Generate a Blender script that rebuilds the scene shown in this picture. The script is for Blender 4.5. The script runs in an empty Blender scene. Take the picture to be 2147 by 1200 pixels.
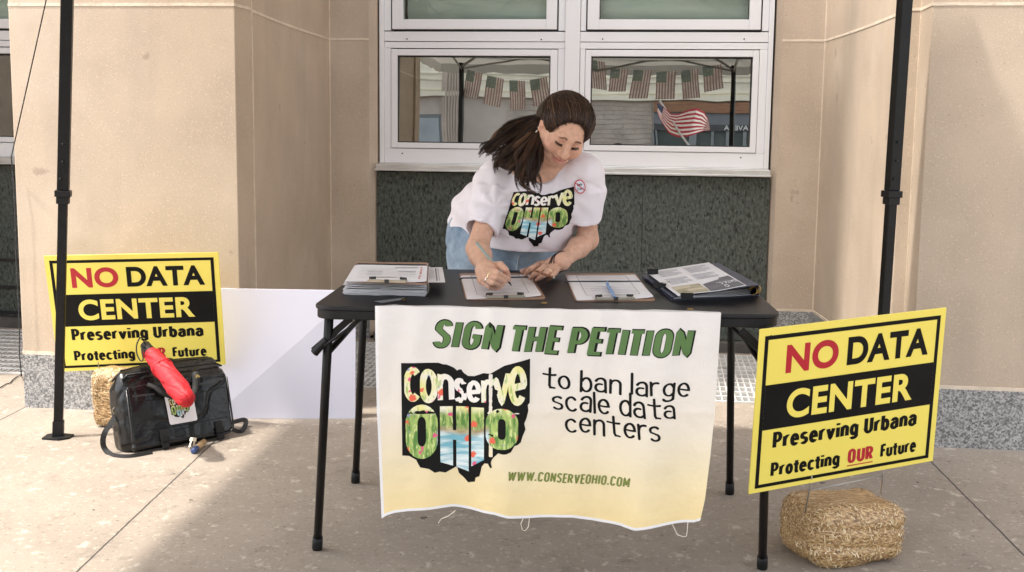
import bpy, bmesh, math, random
import numpy as np
from mathutils import Vector, Matrix
from mathutils.bvhtree import BVHTree
from mathutils.geometry import tessellate_polygon
random.seed(7); RS=np.random.RandomState(11)
SC=bpy.context.scene; COL=SC.collection
rad=math.radians
# ---------------------------------------------------------------- camera
F_,YAW,PIT,ROLL,H=2506.76,-.1259,.1329,.0120,1.2983
fw=np.array([math.sin(YAW)*math.cos(PIT),math.cos(YAW)*math.cos(PIT),-math.sin(PIT)])
_r=np.array([math.cos(YAW),-math.sin(YAW),0]); _u=np.cross(_r,fw)
cR=math.cos(ROLL)*_r+math.sin(ROLL)*_u; cU=-math.sin(ROLL)*_r+math.cos(ROLL)*_u
CAMP=np.array([0,0,H])
cam=bpy.data.cameras.new('camera'); cam.lens=36*F_/2147; cam.sensor_width=36; cam.clip_start=.05; cam.clip_end=400
camo=bpy.data.objects.new('camera',cam); COL.objects.link(camo)
M=Matrix.Identity(4)
for i in range(3): M[i][0]=cR[i]; M[i][1]=cU[i]; M[i][2]=-fw[i]; M[i][3]=CAMP[i]
camo.matrix_world=M; SC.camera=camo
# ---------------------------------------------------------------- world, sun, exposure
SUN_EL=rad(67); SUN_DX,SUN_DY=-.894,-.447          # horizontal direction TOWARDS the sun
w=bpy.data.worlds.new('World'); SC.world=w; w.use_nodes=True; nt=w.node_tree
bg=nt.nodes['Background']; sky=nt.nodes.new('ShaderNodeTexSky'); sky.sky_type='NISHITA'; sky.sun_disc=False
sky.sun_elevation=SUN_EL; sky.sun_rotation=math.atan2(SUN_DX,SUN_DY); sky.dust_density=3.0; sky.air_density=1.0
hsv=nt.nodes.new('ShaderNodeHueSaturation'); hsv.inputs['Saturation'].default_value=.4; nt.links.new(sky.outputs[0],hsv.inputs['Color']); wb=nt.nodes.new('ShaderNodeMix'); wb.data_type='RGBA'; wb.blend_type='MULTIPLY'; wb.inputs[0].default_value=1; wb.inputs[7].default_value=(1.0,.98,.94,1); nt.links.new(hsv.outputs[0],wb.inputs[6]); nt.links.new(wb.outputs[2],bg.inputs[0]); bg.inputs[1].default_value=.15
sl=bpy.data.lights.new('sun','SUN'); sl.energy=1.4; sl.angle=rad(2.4); sl.color=(1,.93,.84)
so=bpy.data.objects.new('sun',sl); COL.objects.link(so)
sd=Vector((SUN_DX*math.cos(SUN_EL),SUN_DY*math.cos(SUN_EL),math.sin(SUN_EL)))
so.rotation_euler=sd.to_track_quat('Z','Y').to_euler(); so.location=(-6,-6,9)
vs=SC.view_settings; vs.view_transform='Standard'; vs.look='None'; vs.gamma=1; vs.exposure=1.96
SC.cycles.max_bounces=8; SC.cycles.diffuse_bounces=4; SC.cycles.glossy_bounces=4; SC.cycles.transparent_max_bounces=8
# ---------------------------------------------------------------- helpers
def ray(px,py): return fw+cR*(px-1073.5)/F_-cU*(py-600)/F_
def P(px,py,Y): d=ray(px,py); return CAMP+d*Y/d[1]           # point seen at a photo pixel, at depth Y
def Zp(px,py,z): d=ray(px,py); return CAMP+d*(z-H)/d[2]      # ... at height z
def V(p): return np.array(p,float)
def unit(v): v=np.array(v,float); return v/max(1e-9,np.linalg.norm(v))
class MB:
    def __init__(s): s.v=[]; s.f=[]; s.m=[]; s.uv={}
    def add(s,vs,fs,m=0,uv=None):
        o=len(s.v); s.v+= [tuple(map(float,v)) for v in vs]
        for i,f in enumerate(fs):
            s.f.append(tuple(o+k for k in f)); s.m.append(m)
            if uv is not None: s.uv[len(s.f)-1]=[uv[k] for k in f]
    def hexa(s,c,m=0):   # 8 corners: bottom 4 ccw, top 4
        s.add(c,[(3,2,1,0),(4,5,6,7),(0,1,5,4),(1,2,6,5),(2,3,7,6),(3,0,4,7)],m)
    def box(s,a,b,m=0):
        (x0,y0,z0),(x1,y1,z1)=a,b
        s.hexa([(x0,y0,z0),(x1,y0,z0),(x1,y1,z0),(x0,y1,z0),(x0,y0,z1),(x1,y0,z1),(x1,y1,z1),(x0,y1,z1)],m)
    def obox(s,c,ax,ay,az,m=0):  # centre, half-axis vectors
        c,ax,ay,az=map(V,(c,ax,ay,az))
        s.hexa([c-ax-ay-az,c+ax-ay-az,c+ax+ay-az,c-ax+ay-az,c-ax-ay+az,c+ax-ay+az,c+ax+ay+az,c-ax+ay+az],m)
    def tube(s,pts,r,n=8,m=0,cap=True,flat=None):
        pts=[V(p) for p in pts]; rs=r if hasattr(r,'__len__') else [r]*len(pts)
        prev=None; rings=[]
        for i,p in enumerate(pts):
            t=unit(pts[min(i+1,len(pts)-1)]-pts[max(i-1,0)])
            if prev is None:
                a=np.cross(t,(0,0,1)); 
                if np.linalg.norm(a)<.1: a=np.cross(t,(1,0,0))
                a=unit(a)
            else: a=unit(prev-t*np.dot(prev,t))
            prev=a; b=np.cross(t,a); fl=flat if flat else 1
            rings.append([p+rs[i]*(a*math.cos(q)+b*math.sin(q)*fl) for q in [2*math.pi*k/n for k in range(n)]])
        vs=[v for rg in rings for v in rg]; fs=[]
        for i in range(len(pts)-1):
            for k in range(n): fs.append((i*n+k,i*n+(k+1)%n,(i+1)*n+(k+1)%n,(i+1)*n+k))
        if cap: fs.append(tuple(range(n))[::-1]); fs.append(tuple((len(pts)-1)*n+k for k in range(n)))
        s.add(vs,fs,m)
    def cyl(s,a,b,r,n=16,m=0,r2=None): s.tube([a,b],[r,r if r2 is None else r2],n,m)
    def sq(s,a,b,hw,m=0,hw2=None,rot=0):  # square tube between two points
        a,b=V(a),V(b); t=unit(b-a); x=unit(np.cross(t,(0,1,.001))); y=np.cross(t,x)
        x,y=x*math.cos(rot)+y*math.sin(rot),-x*math.sin(rot)+y*math.cos(rot)
        h2=hw2 or hw
        s.obox((a+b)/2,x*hw,y*h2,(b-a)/2,m)
    def build(s,name,mats,parent=None,smooth=False,bevel=0,loc=None,autosm=False):
        me=bpy.data.meshes.new(name); me.from_pydata(s.v,[],s.f)
        if not isinstance(mats,(list,tuple)): mats=[mats]
        for mt in mats: me.materials.append(mt)
        me.polygons.foreach_set('material_index',s.m)
        if s.uv:
            ul=me.uv_layers.new(name='UVMap'); arr=np.zeros((len(me.loops),2))
            for fi,u in s.uv.items():
                st=me.polygons[fi].loop_start
                for j,q in enumerate(u): arr[st+j]=q
            ul.data.foreach_set('uv',arr.ravel())
        me.update()
        if smooth: me.polygons.foreach_set('use_smooth',[True]*len(me.polygons))
        return link(name,me,parent,bevel,loc)
def pieces(name,mb,mats,parent,**k):   # every loose piece of a mesh as an object of its own
    par=list(range(len(mb.v)))
    def fd(a):
        while par[a]!=a: par[a]=par[par[a]]; a=par[a]
        return a
    for f in mb.f:
        for q in f[1:]: par[fd(q)]=fd(f[0])
    gr={}
    for i,f in enumerate(mb.f): gr.setdefault(fd(f[0]),[]).append(i)
    for fs in gr.values():
        m=MB(); mp={}
        for i in fs:
            for q in mb.f[i]:
                if q not in mp: mp[q]=len(m.v); m.v.append(mb.v[q])
            m.f.append(tuple(mp[q] for q in mb.f[i])); m.m.append(mb.m[i])
        m.build(name,mats,parent,**k)
def link(name,me,parent=None,bevel=0,loc=None):
    o=bpy.data.objects.new(name,me); COL.objects.link(o)
    if parent is not None:
        o.parent=parent; o.matrix_parent_inverse=parent.matrix_basis.inverted()
    if loc is not None: o.location=loc
    if bevel:
        b=o.modifiers.new('bevel','BEVEL'); b.width=bevel; b.segments=2; b.limit_method='ANGLE'; b.angle_limit=rad(35)
    return o
def tag(o,label=None,cat=None,group=None,kind=None):
    if label: o['label']=label
    if cat: o['category']=cat
    if group: o['group']=group
    if kind: o['kind']=kind
    return o
def thing(name,label,cat,loc=(0,0,0),group=None):
    o=bpy.data.objects.new(name,None); COL.objects.link(o); o.location=tuple(loc); o.empty_display_size=.1
    o.matrix_basis=Matrix.Translation(Vector(tuple(map(float,loc))))
    return tag(o,label,cat,group)
def copy_tree(o,parent=None):
    c=o.copy(); COL.objects.link(c)
    if parent is not None: c.parent=parent; c.matrix_parent_inverse=o.matrix_parent_inverse
    for ch in list(o.children): copy_tree(ch,c)
    return c
# ---------------------------------------------------------------- materials
def nd(nt,t,**k):
    n=nt.nodes.new('ShaderNode'+t)
    for a,b in k.items():
        if a.startswith('i_'): n.inputs[a[2:].replace('_',' ')].default_value=b
        else: setattr(n,a,b)
    return n
def mat(name,c1,rough=.6,c2=None,scale=8,stretch=(1,1,1),detail=6,lo=.35,hi=.65,bump=0,bscale=60,metal=0,spec=.5,sss=0,coat=0,speck=None,trans=0,streak=None):
    m=bpy.data.materials.new(name); m.use_nodes=True; nt=m.node_tree; b=nt.nodes['Principled BSDF']; L=nt.links.new
    b.inputs['Base Color'].default_value=(*c1,1); b.inputs['Roughness'].default_value=rough; b.inputs['Metallic'].default_value=metal
    b.inputs['Specular IOR Level'].default_value=spec
    if sss: b.inputs['Subsurface Weight'].default_value=sss; b.inputs['Subsurface Radius'].default_value=(.012,.005,.003); b.inputs['Subsurface Scale'].default_value=1
    if coat: b.inputs['Coat Weight'].default_value=coat; b.inputs['Coat Roughness'].default_value=.25
    tc=nd(nt,'TexCoord'); mp=nd(nt,'Mapping'); mp.inputs['Scale'].default_value=stretch; L(tc.outputs['Object'],mp.inputs[0])
    col=None
    if c2 is not None:
        n=nd(nt,'TexNoise'); n.inputs['Scale'].default_value=scale; n.inputs['Detail'].default_value=detail; L(mp.outputs[0],n.inputs['Vector'])
        r=nd(nt,'MapRange'); r.inputs[1].default_value=lo; r.inputs[2].default_value=hi; L(n.outputs[0],r.inputs[0])
        mx=nd(nt,'Mix',data_type='RGBA'); mx.inputs[6].default_value=(*c1,1); mx.inputs[7].default_value=(*c2,1); L(r.outputs[0],mx.inputs[0]); col=mx.outputs[2]
    if speck:   # list of (color, scale, threshold, stretch)
        for (sc_,ss,th,st) in speck:
            mp2=nd(nt,'Mapping'); mp2.inputs['Scale'].default_value=st; L(tc.outputs['Object'],mp2.inputs[0])
            n=nd(nt,'TexNoise'); n.inputs['Scale'].default_value=ss; n.inputs['Detail'].default_value=2; L(mp2.outputs[0],n.inputs['Vector'])
            r=nd(nt,'MapRange'); r.inputs[1].default_value=th; r.inputs[2].default_value=th+.05; L(n.outputs[0],r.inputs[0])
            mx=nd(nt,'Mix',data_type='RGBA'); mx.inputs[7].default_value=(*sc_,1)
            if col is not None: L(col,mx.inputs[6])
            else: mx.inputs[6].default_value=(*c1,1)
            L(r.outputs[0],mx.inputs[0]); col=mx.outputs[2]
    if streak:
        for (sc_,ss,lo_,hi_,st,amt) in streak:
            mp2=nd(nt,'Mapping'); mp2.inputs['Scale'].default_value=st; L(tc.outputs['Object'],mp2.inputs[0])
            n=nd(nt,'TexNoise'); n.inputs['Scale'].default_value=ss; n.inputs['Detail'].default_value=6; L(mp2.outputs[0],n.inputs['Vector'])
            r=nd(nt,'MapRange'); r.inputs[1].default_value=lo_; r.inputs[2].default_value=hi_; r.inputs[4].default_value=amt; L(n.outputs[0],r.inputs[0])
            mx=nd(nt,'Mix',data_type='RGBA'); mx.inputs[7].default_value=(*sc_,1); L(col,mx.inputs[6]); L(r.outputs[0],mx.inputs[0]); col=mx.outputs[2]
    if col is not None: L(col,b.inputs['Base Color'])
    if bump:
        n=nd(nt,'TexNoise'); n.inputs['Scale'].default_value=bscale; n.inputs['Detail'].default_value=5; L(mp.outputs[0],n.inputs['Vector'])
        bp=nd(nt,'Bump'); bp.inputs['Strength'].default_value=bump; bp.inputs['Distance'].default_value=.01; L(n.outputs[0],bp.inputs['Height']); L(bp.outputs[0],b.inputs['Normal'])
    m['col']=0
    return m
def vcol_mat(name,rough=.5,bump=0,bscale=200,sss=0,spec=.4,noise=0):
    m=bpy.data.materials.new(name); m.use_nodes=True; nt=m.node_tree; b=nt.nodes['Principled BSDF']; L=nt.links.new
    a=nd(nt,'Attribute',attribute_name='Col'); b.inputs['Roughness'].default_value=rough; b.inputs['Specular IOR Level'].default_value=spec
    tc=nd(nt,'TexCoord'); src=a.outputs[0]
    if noise:
        n=nd(nt,'TexNoise'); n.inputs['Scale'].default_value=70; n.inputs['Detail'].default_value=4; L(tc.outputs['Object'],n.inputs['Vector'])
        r=nd(nt,'MapRange'); r.inputs[1].default_value=.3; r.inputs[2].default_value=.7; r.inputs[3].default_value=1-noise; r.inputs[4].default_value=1+noise; L(n.outputs[0],r.inputs[0])
        mx=nd(nt,'Mix',data_type='RGBA',blend_type='MULTIPLY'); mx.inputs[0].default_value=1; L(a.outputs[0],mx.inputs[6]); L(r.outputs[0],mx.inputs[7]); src=mx.outputs[2]
    L(src,b.inputs['Base Color'])
    if sss: b.inputs['Subsurface Weight'].default_value=sss; b.inputs['Subsurface Radius'].default_value=(.010,.004,.002); b.inputs['Subsurface Scale'].default_value=1
    if bump:
        n=nd(nt,'TexNoise'); n.inputs['Scale'].default_value=bscale; L(tc.outputs['Object'],n.inputs['Vector'])
        bp=nd(nt,'Bump'); bp.inputs['Strength'].default_value=bump; bp.inputs['Distance'].default_value=.004; L(n.outputs[0],bp.inputs['Height']); L(bp.outputs[0],b.inputs['Normal'])
    return m
def setcol(me,cols):
    ca=me.color_attributes.new('Col','FLOAT_COLOR','POINT'); a=np.ones((len(me.vertices),4)); a[:,:3]=cols; ca.data.foreach_set('color',a.ravel())
# ---------------------------------------------------------------- signed-distance modelling
class SDF:
    def __init__(s,lo,hi,h):
        s.lo=V(lo); s.h=h; s.n=np.ceil((V(hi)-s.lo)/h).astype(int)+1
        s.d=np.full(s.n,.5,np.float32); s.ax=[(s.lo[i]+np.arange(s.n[i])*h).astype(np.float32) for i in range(3)]
    def _win(s,lo,hi,pad):
        a=np.clip(np.floor((V(lo)-pad-s.lo)/s.h).astype(int),0,s.n); b=np.clip(np.ceil((V(hi)+pad-s.lo)/s.h).astype(int)+1,0,s.n)
        sl=tuple(slice(a[i],b[i]) for i in range(3)); X,Y,Z=np.meshgrid(*[s.ax[i][sl[i]] for i in range(3)],indexing='ij',sparse=True)
        return sl,X,Y,Z
    def _comb(s,sl,d,k,sub=False):
        o=s.d[sl]
        if sub: d=-d; 
        if sub:
            if k>0:
                hh=np.clip(.5-.5*(o-d)/k,0,1); s.d[sl]=o*(1-hh)+d*hh+k*hh*(1-hh)
            else: s.d[sl]=np.maximum(o,d)
        else:
            if k>0:
                hh=np.clip(.5+.5*(o-d)/k,0,1); s.d[sl]=o*(1-hh)+d*hh-k*hh*(1-hh)
            else: s.d[sl]=np.minimum(o,d)
    def cap(s,a,b,ra,rb=None,k=.01,sub=False,sc=None):
        a,b=V(a),V(b); rb=ra if rb is None else rb; R=max(ra,rb)
        sl,X,Y,Z=s._win(np.minimum(a,b)-R,np.maximum(a,b)+R,k+4*s.h)
        ba=b-a; L2=max(1e-12,ba@ba); t=np.clip(((X-a[0])*ba[0]+(Y-a[1])*ba[1]+(Z-a[2])*ba[2])/L2,0,1)
        d=np.sqrt((X-a[0]-t*ba[0])**2+(Y-a[1]-t*ba[1])**2+(Z-a[2]-t*ba[2])**2)-(ra+(rb-ra)*t)
        s._comb(sl,d.astype(np.float32),k,sub)
    def cone(s,a,b,ra,rb,k=.01,sub=False):
        a,b=V(a),V(b); R=max(ra,rb); sl,X,Y,Z=s._win(np.minimum(a,b)-R,np.maximum(a,b)+R,k+4*s.h)
        L=np.linalg.norm(b-a); u=(b-a)/L; t=(X-a[0])*u[0]+(Y-a[1])*u[1]+(Z-a[2])*u[2]
        r=np.sqrt(np.maximum((X-a[0])**2+(Y-a[1])**2+(Z-a[2])**2-t**2,0)); dr=r-(ra+(rb-ra)*np.clip(t/L,0,1)); dz=np.maximum(-t,t-L)
        d=np.minimum(np.maximum(dr,dz),0)+np.sqrt(np.maximum(dr,0)**2+np.maximum(dz,0)**2); s._comb(sl,d.astype(np.float32),k,sub)
    def chain(s,pts,rs,k=.01):
        for i in range(len(pts)-1): s.cap(pts[i],pts[i+1],rs[i],rs[i+1],k)
    def ell(s,c,r,k=.01,rot=None,sub=False):
        c,r=V(c),V(r); R=r.max(); sl,X,Y,Z=s._win(c-R,c+R,k+4*s.h)
        A=np.eye(3) if rot is None else np.array(rot).T   # rows = local axes
        dx,dy,dz=X-c[0],Y-c[1],Z-c[2]; q=[(A[i][0]*dx+A[i][1]*dy+A[i][2]*dz) for i in range(3)]
        k0=np.sqrt(sum((q[i]/r[i])**2 for i in range(3))); k1=np.sqrt(sum((q[i]/r[i]**2)**2 for i in range(3)))
        d=k0*(k0-1)/np.maximum(k1,1e-6); s._comb(sl,d.astype(np.float32),k,sub)
    def rbox(s,c,hs,r,k=.01,rot=None,sub=False):
        c,hs=V(c),V(hs); R=np.linalg.norm(hs); sl,X,Y,Z=s._win(c-R,c+R,k+4*s.h)
        A=np.eye(3) if rot is None else np.array(rot).T
        dx,dy,dz=X-c[0],Y-c[1],Z-c[2]; q=[np.abs(A[i][0]*dx+A[i][1]*dy+A[i][2]*dz)-(hs[i]-r) for i in range(3)]
        d=np.sqrt(sum(np.maximum(t,0)**2 for t in q))+np.minimum(np.maximum(np.maximum(q[0],q[1]),q[2]),0)-r
        s._comb(sl,d.astype(np.float32),k,sub)
    def plane(s,p,n,k=0):  # cut away the side the normal points to
        p,n=V(p),unit(n); X,Y,Z=np.meshgrid(*s.ax,indexing='ij',sparse=True)
        d=((X-p[0])*n[0]+(Y-p[1])*n[1]+(Z-p[2])*n[2]); s._comb((slice(None),)*3,(-d).astype(np.float32),k,True)
    def disp(s,fn):
        X,Y,Z=np.meshgrid(*s.ax,indexing='ij',sparse=True); s.d+=fn(X,Y,Z).astype(np.float32)
    def mesh(s):
        d=s.d; n=d.shape; ins=d<0
        cs=np.zeros((n[0]-1,n[1]-1,n[2]-1),np.int8)
        offs=[(i,j,k) for i in (0,1) for j in (0,1) for k in (0,1)]
        for (i,j,k) in offs: cs+=ins[i:n[0]-1+i,j:n[1]-1+j,k:n[2]-1+k]
        act=np.argwhere((cs>0)&(cs<8)); idx=-np.ones(cs.shape,np.int64); idx[tuple(act.T)]=np.arange(len(act))
        acc=np.zeros((len(act),3)); cnt=np.zeros(len(act))
        edges=[(a,b) for a in offs for b in offs if a<b and sum(abs(x-y) for x,y in zip(a,b))==1]
        for a,b in edges:
            da=d[act[:,0]+a[0],act[:,1]+a[1],act[:,2]+a[2]]; db=d[act[:,0]+b[0],act[:,1]+b[1],act[:,2]+b[2]]
            c=(da<0)!=(db<0); t=np.where(c,da/np.where(c,da-db,1),0)
            p=np.array(a)+t[:,None]*(np.array(b)-np.array(a)); acc[c]+=p[c]; cnt+=c
        vs=s.lo+(act+acc/cnt[:,None])*s.h
        fs=[]
        for ax in range(3):
            u,v=(ax+1)%3,(ax+2)%3
            sl0=[slice(None)]*3; sl1=[slice(None)]*3; sl0[ax]=slice(0,n[ax]-1); sl1[ax]=slice(1,n[ax])
            e=ins[tuple(sl0)]!=ins[tuple(sl1)]; g=np.argwhere(e)
            ok=(g[:,u]>0)&(g[:,v]>0)&(g[:,u]<n[u]-1)&(g[:,v]<n[v]-1); g=g[ok]
            def at(du,dv):
                h=g.copy(); h[:,u]-=du; h[:,v]-=dv; return idx[tuple(h.T)]
            q=np.stack([at(0,0),at(1,0),at(1,1),at(0,1)],1)
            fl=~ins[tuple(g.T)]; q[fl]=q[fl][:,::-1]; fs.append(q)
        fs=np.concatenate(fs)[:,::-1]
        return vs,fs
def np_mesh(name,vs,fs,mats,parent=None,smooth=True,loc=None,relax=1):
    if relax:
        e=np.concatenate([fs[:,[0,1]],fs[:,[1,2]],fs[:,[2,3]],fs[:,[3,0]]])
        for it in range(relax*2):
            acc=np.zeros_like(vs); cnt=np.zeros(len(vs)); 
            for ax in range(3): acc[:,ax]=np.bincount(e[:,0],vs[e[:,1],ax],len(vs))
            cnt=np.bincount(e[:,0],minlength=len(vs)); mm=cnt>0
            lam=.5 if it%2==0 else -.52
            vs=vs.copy(); vs[mm]+=lam*(acc[mm]/cnt[mm][:,None]-vs[mm])
    me=bpy.data.meshes.new(name); me.vertices.add(len(vs)); me.vertices.foreach_set('co',vs.astype(np.float32).ravel())
    me.loops.add(fs.size); me.loops.foreach_set('vertex_index',fs.astype(np.int32).ravel())
    me.polygons.add(len(fs)); me.polygons.foreach_set('loop_start',(np.arange(len(fs))*4).astype(np.int32))
    if smooth: me.polygons.foreach_set('use_smooth',[True]*len(fs))
    for m in (mats if isinstance(mats,(list,tuple)) else [mats]): me.materials.append(m)
    me.update(calc_edges=True); me.validate()
    return link(name,me,parent,0,loc)
def sn3(X,Y,Z,seed,sc):   # cheap smooth pseudo noise, -1..1
    r=np.random.RandomState(seed); o=0
    for i in range(5):
        k=r.normal(size=3); k=k/np.linalg.norm(k)*sc*(.7+.35*i); o=o+np.sin(X*k[0]+Y*k[1]+Z*k[2]+r.rand()*6.28)/(1+.25*i)
    return o/3
# ---------------------------------------------------------------- 2-D lettering: strokes and outlines
def arc(cx,cy,rx,ry,a0,a1,n=14):
    return [(cx+rx*math.cos(rad(a0+(a1-a0)*i/n)),cy+ry*math.sin(rad(a0+(a1-a0)*i/n))) for i in range(n+1)]
# skeletons: width 0..w, x-height .68, cap 1
G={}
def g(ch,w,*st): G[ch]=(w,st)
X=.68
g('a',.44,arc(.22,.22,.2,.22,40,360)[:0]+[(.05,.52)]+arc(.22,.48,.17,.2,150,0,10)+[(.39,.0)],arc(.21,.2,.18,.2,75,290,14)+[(.39,.12)])
g('b',.46,[(.05,1),(.05,0)],arc(.23,.34,.18,.34,150,-150,18))
g('c',.42,arc(.23,.34,.19,.34,40,320,18))
g('d',.46,[(.41,1),(.41,0)],arc(.23,.34,.18,.34,30,330,18))
g('e',.45,[(.05,.36),(.41,.36)]+arc(.23,.34,.18,.34,5,320,20))
g('f',.3,[(.3,.97),(.2,.99),(.14,.9),(.14,0)],[(0,.66),(.28,.66)])
g('g',.46,[(.41,.68),(.41,-.08)]+arc(.23,-.08,.18,.16,0,-160,10),arc(.23,.36,.18,.32,30,330,18))
g('i',.12,[(.06,.68),(.06,0)],[(.06,.98),(.06,.84)])
g('l',.12,[(.06,1),(.06,0)])
g('n',.45,[(.05,.68),(.05,0)],[(.05,.42)]+arc(.23,.48,.17,.2,150,0,10)+[(.4,0)])
g('o',.46,arc(.23,.34,.18,.34,90,450,26))
g('r',.3,[(.05,.68),(.05,0)],[(.05,.4)]+arc(.24,.46,.17,.2,160,75,8)+[(.31,.64)])
g('s',.42,arc(.21,.5,.16,.18,35,215,12)+[(.2,.36)]+arc(.21,.18,.16,.18,45,-145,12))
g('t',.34,[(.12,.94),(.12,.12),(.16,.02),(.30,.02)],[(-.10,.64),(.32,.64)])
g('u',.45,[(.05,.68),(.05,.2)]+arc(.22,.2,.17,.2,180,330,10)+[(.4,.2)],[(.4,.68),(.4,0)])
g('v',.44,[(.02,.68),(.22,0),(.42,.68)])
g('C',.5,arc(.25,.72,.2,.28,15,180,10)+arc(.25,.28,.2,.28,180,345,10))
g('D',.5,[(.05,0),(.05,1),(.2,1)]+arc(.22,.72,.23,.28,80,0,8)+arc(.22,.28,.23,.28,0,-80,8)+[(.05,0)])
g('E',.42,[(.4,1),(.05,1),(.05,0),(.4,0)],[(.05,.52),(.36,.52)])
g('F',.42,[(.4,.96),(.05,.96)],[(.05,1),(.05,0)],[(.05,.52),(.36,.52)])
g('G',.52,arc(.25,.72,.2,.28,15,180,10)+arc(.25,.28,.2,.28,180,350,10)+[(.45,.46),(.26,.46)])
g('H',.5,[(.05,1),(.05,0)],[(.45,1),(.45,0)],[(.05,.52),(.45,.52)])
g('I',.12,[(.06,1),(.06,0)])
g('M',.62,[(.05,0),(.05,1),(.31,.25),(.57,1),(.57,0)])
g('N',.5,[(.05,0),(.05,.98),(.45,.02),(.45,1)])
g('O',.5,arc(.25,.72,.2,.28,0,180,12)+arc(.25,.28,.2,.28,180,360,12)+[(.45,.72)])
g('P',.48,[(.05,0),(.05,.97),(.22,.97)]+arc(.22,.7,.21,.27,80,-80,12)+[(.05,.43)])
g('R',.5,[(.05,0),(.05,.97),(.22,.97)]+arc(.22,.72,.2,.25,80,-80,12)+[(.05,.47)],[(.24,.47),(.45,0)])
g('S',.48,arc(.24,.75,.18,.25,20,200,12)+[(.24,.52)]+arc(.24,.25,.18,.25,40,-160,12))
g('T',.46,[(0,.96),(.46,.96)],[(.23,1),(.23,0)])
g('U',.5,[(.05,1),(.05,.28)]+arc(.25,.28,.2,.28,180,360,12)+[(.45,1)])
g('V',.5,[(.03,1),(.25,0),(.47,1)])
g('W',.76,[(.03,1),(.2,.02),(.38,.9),(.56,.02),(.73,1)])
g('.',.12,[(.06,.16),(.06,0)])
g(' ',.28)
def ribbon(pts,wx,wy,closed=False,rnd=False,seg=.06):
    # elliptical pen: squeeze x, stroke, unsqueeze
    a=wy/wx; q=[np.array((x*a,y)) for x,y in pts]; r=wy/2
    if np.linalg.norm(q[0]-q[-1])<1e-6: closed=True; q=q[:-1]
    d=[]
    m=len(q); out=[]
    for i in range(m if closed else m-1):
        p0,p1=q[i],q[(i+1)%m]; L=np.linalg.norm(p1-p0); k=max(1,int(L/seg))
        for j in range(k): out.append(p0+(p1-p0)*j/k)
    if not closed: out.append(q[-1])
    q=out; m=len(q); vs=[]
    for i in range(m):
        pa=q[i-1] if (i>0 or closed) else None; pb=q[(i+1)%m] if (i<m-1 or closed) else None
        t1=unit(q[i]-pa) if pa is not None else None; t2=unit(pb-q[i]) if pb is not None else None
        if t1 is None: t1=t2
        if t2 is None: t2=t1
        n1=np.array((-t1[1],t1[0])); n2=np.array((-t2[1],t2[0])); nn=n1+n2; L=np.linalg.norm(nn)
        nn=nn/L if L>1e-6 else n1; s=1/max(.72,nn@n1); vs+=[q[i]+nn*r*s,q[i]-nn*r*s]
    fs=[(2*i,2*i+1,2*i+3,2*i+2) for i in range(m-1)]
    if closed: fs.append((2*m-2,2*m-1,1,0))
    if rnd and not closed:
        for (c,o0,o1,t) in ((q[0],0,1,unit(q[0]-q[1])),(q[-1],2*m-1,2*m-2,unit(q[-1]-q[-2]))):
            n=np.array((-t[1],t[0])); k0=len(vs); ids=[o0 if o0==0 else 2*m-2]
            arcp=[c+r*(n*math.cos(p)+t*math.sin(p))*1.0 for p in [math.pi*j/6 for j in range(1,6)]]
            vs+=arcp; A,B=(1,0) if o0==0 else (2*m-2,2*m-1)
            fs.append((A,*range(k0,k0+5),B))
    return [(v[0]/a,v[1]) for v in vs],fs
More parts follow.
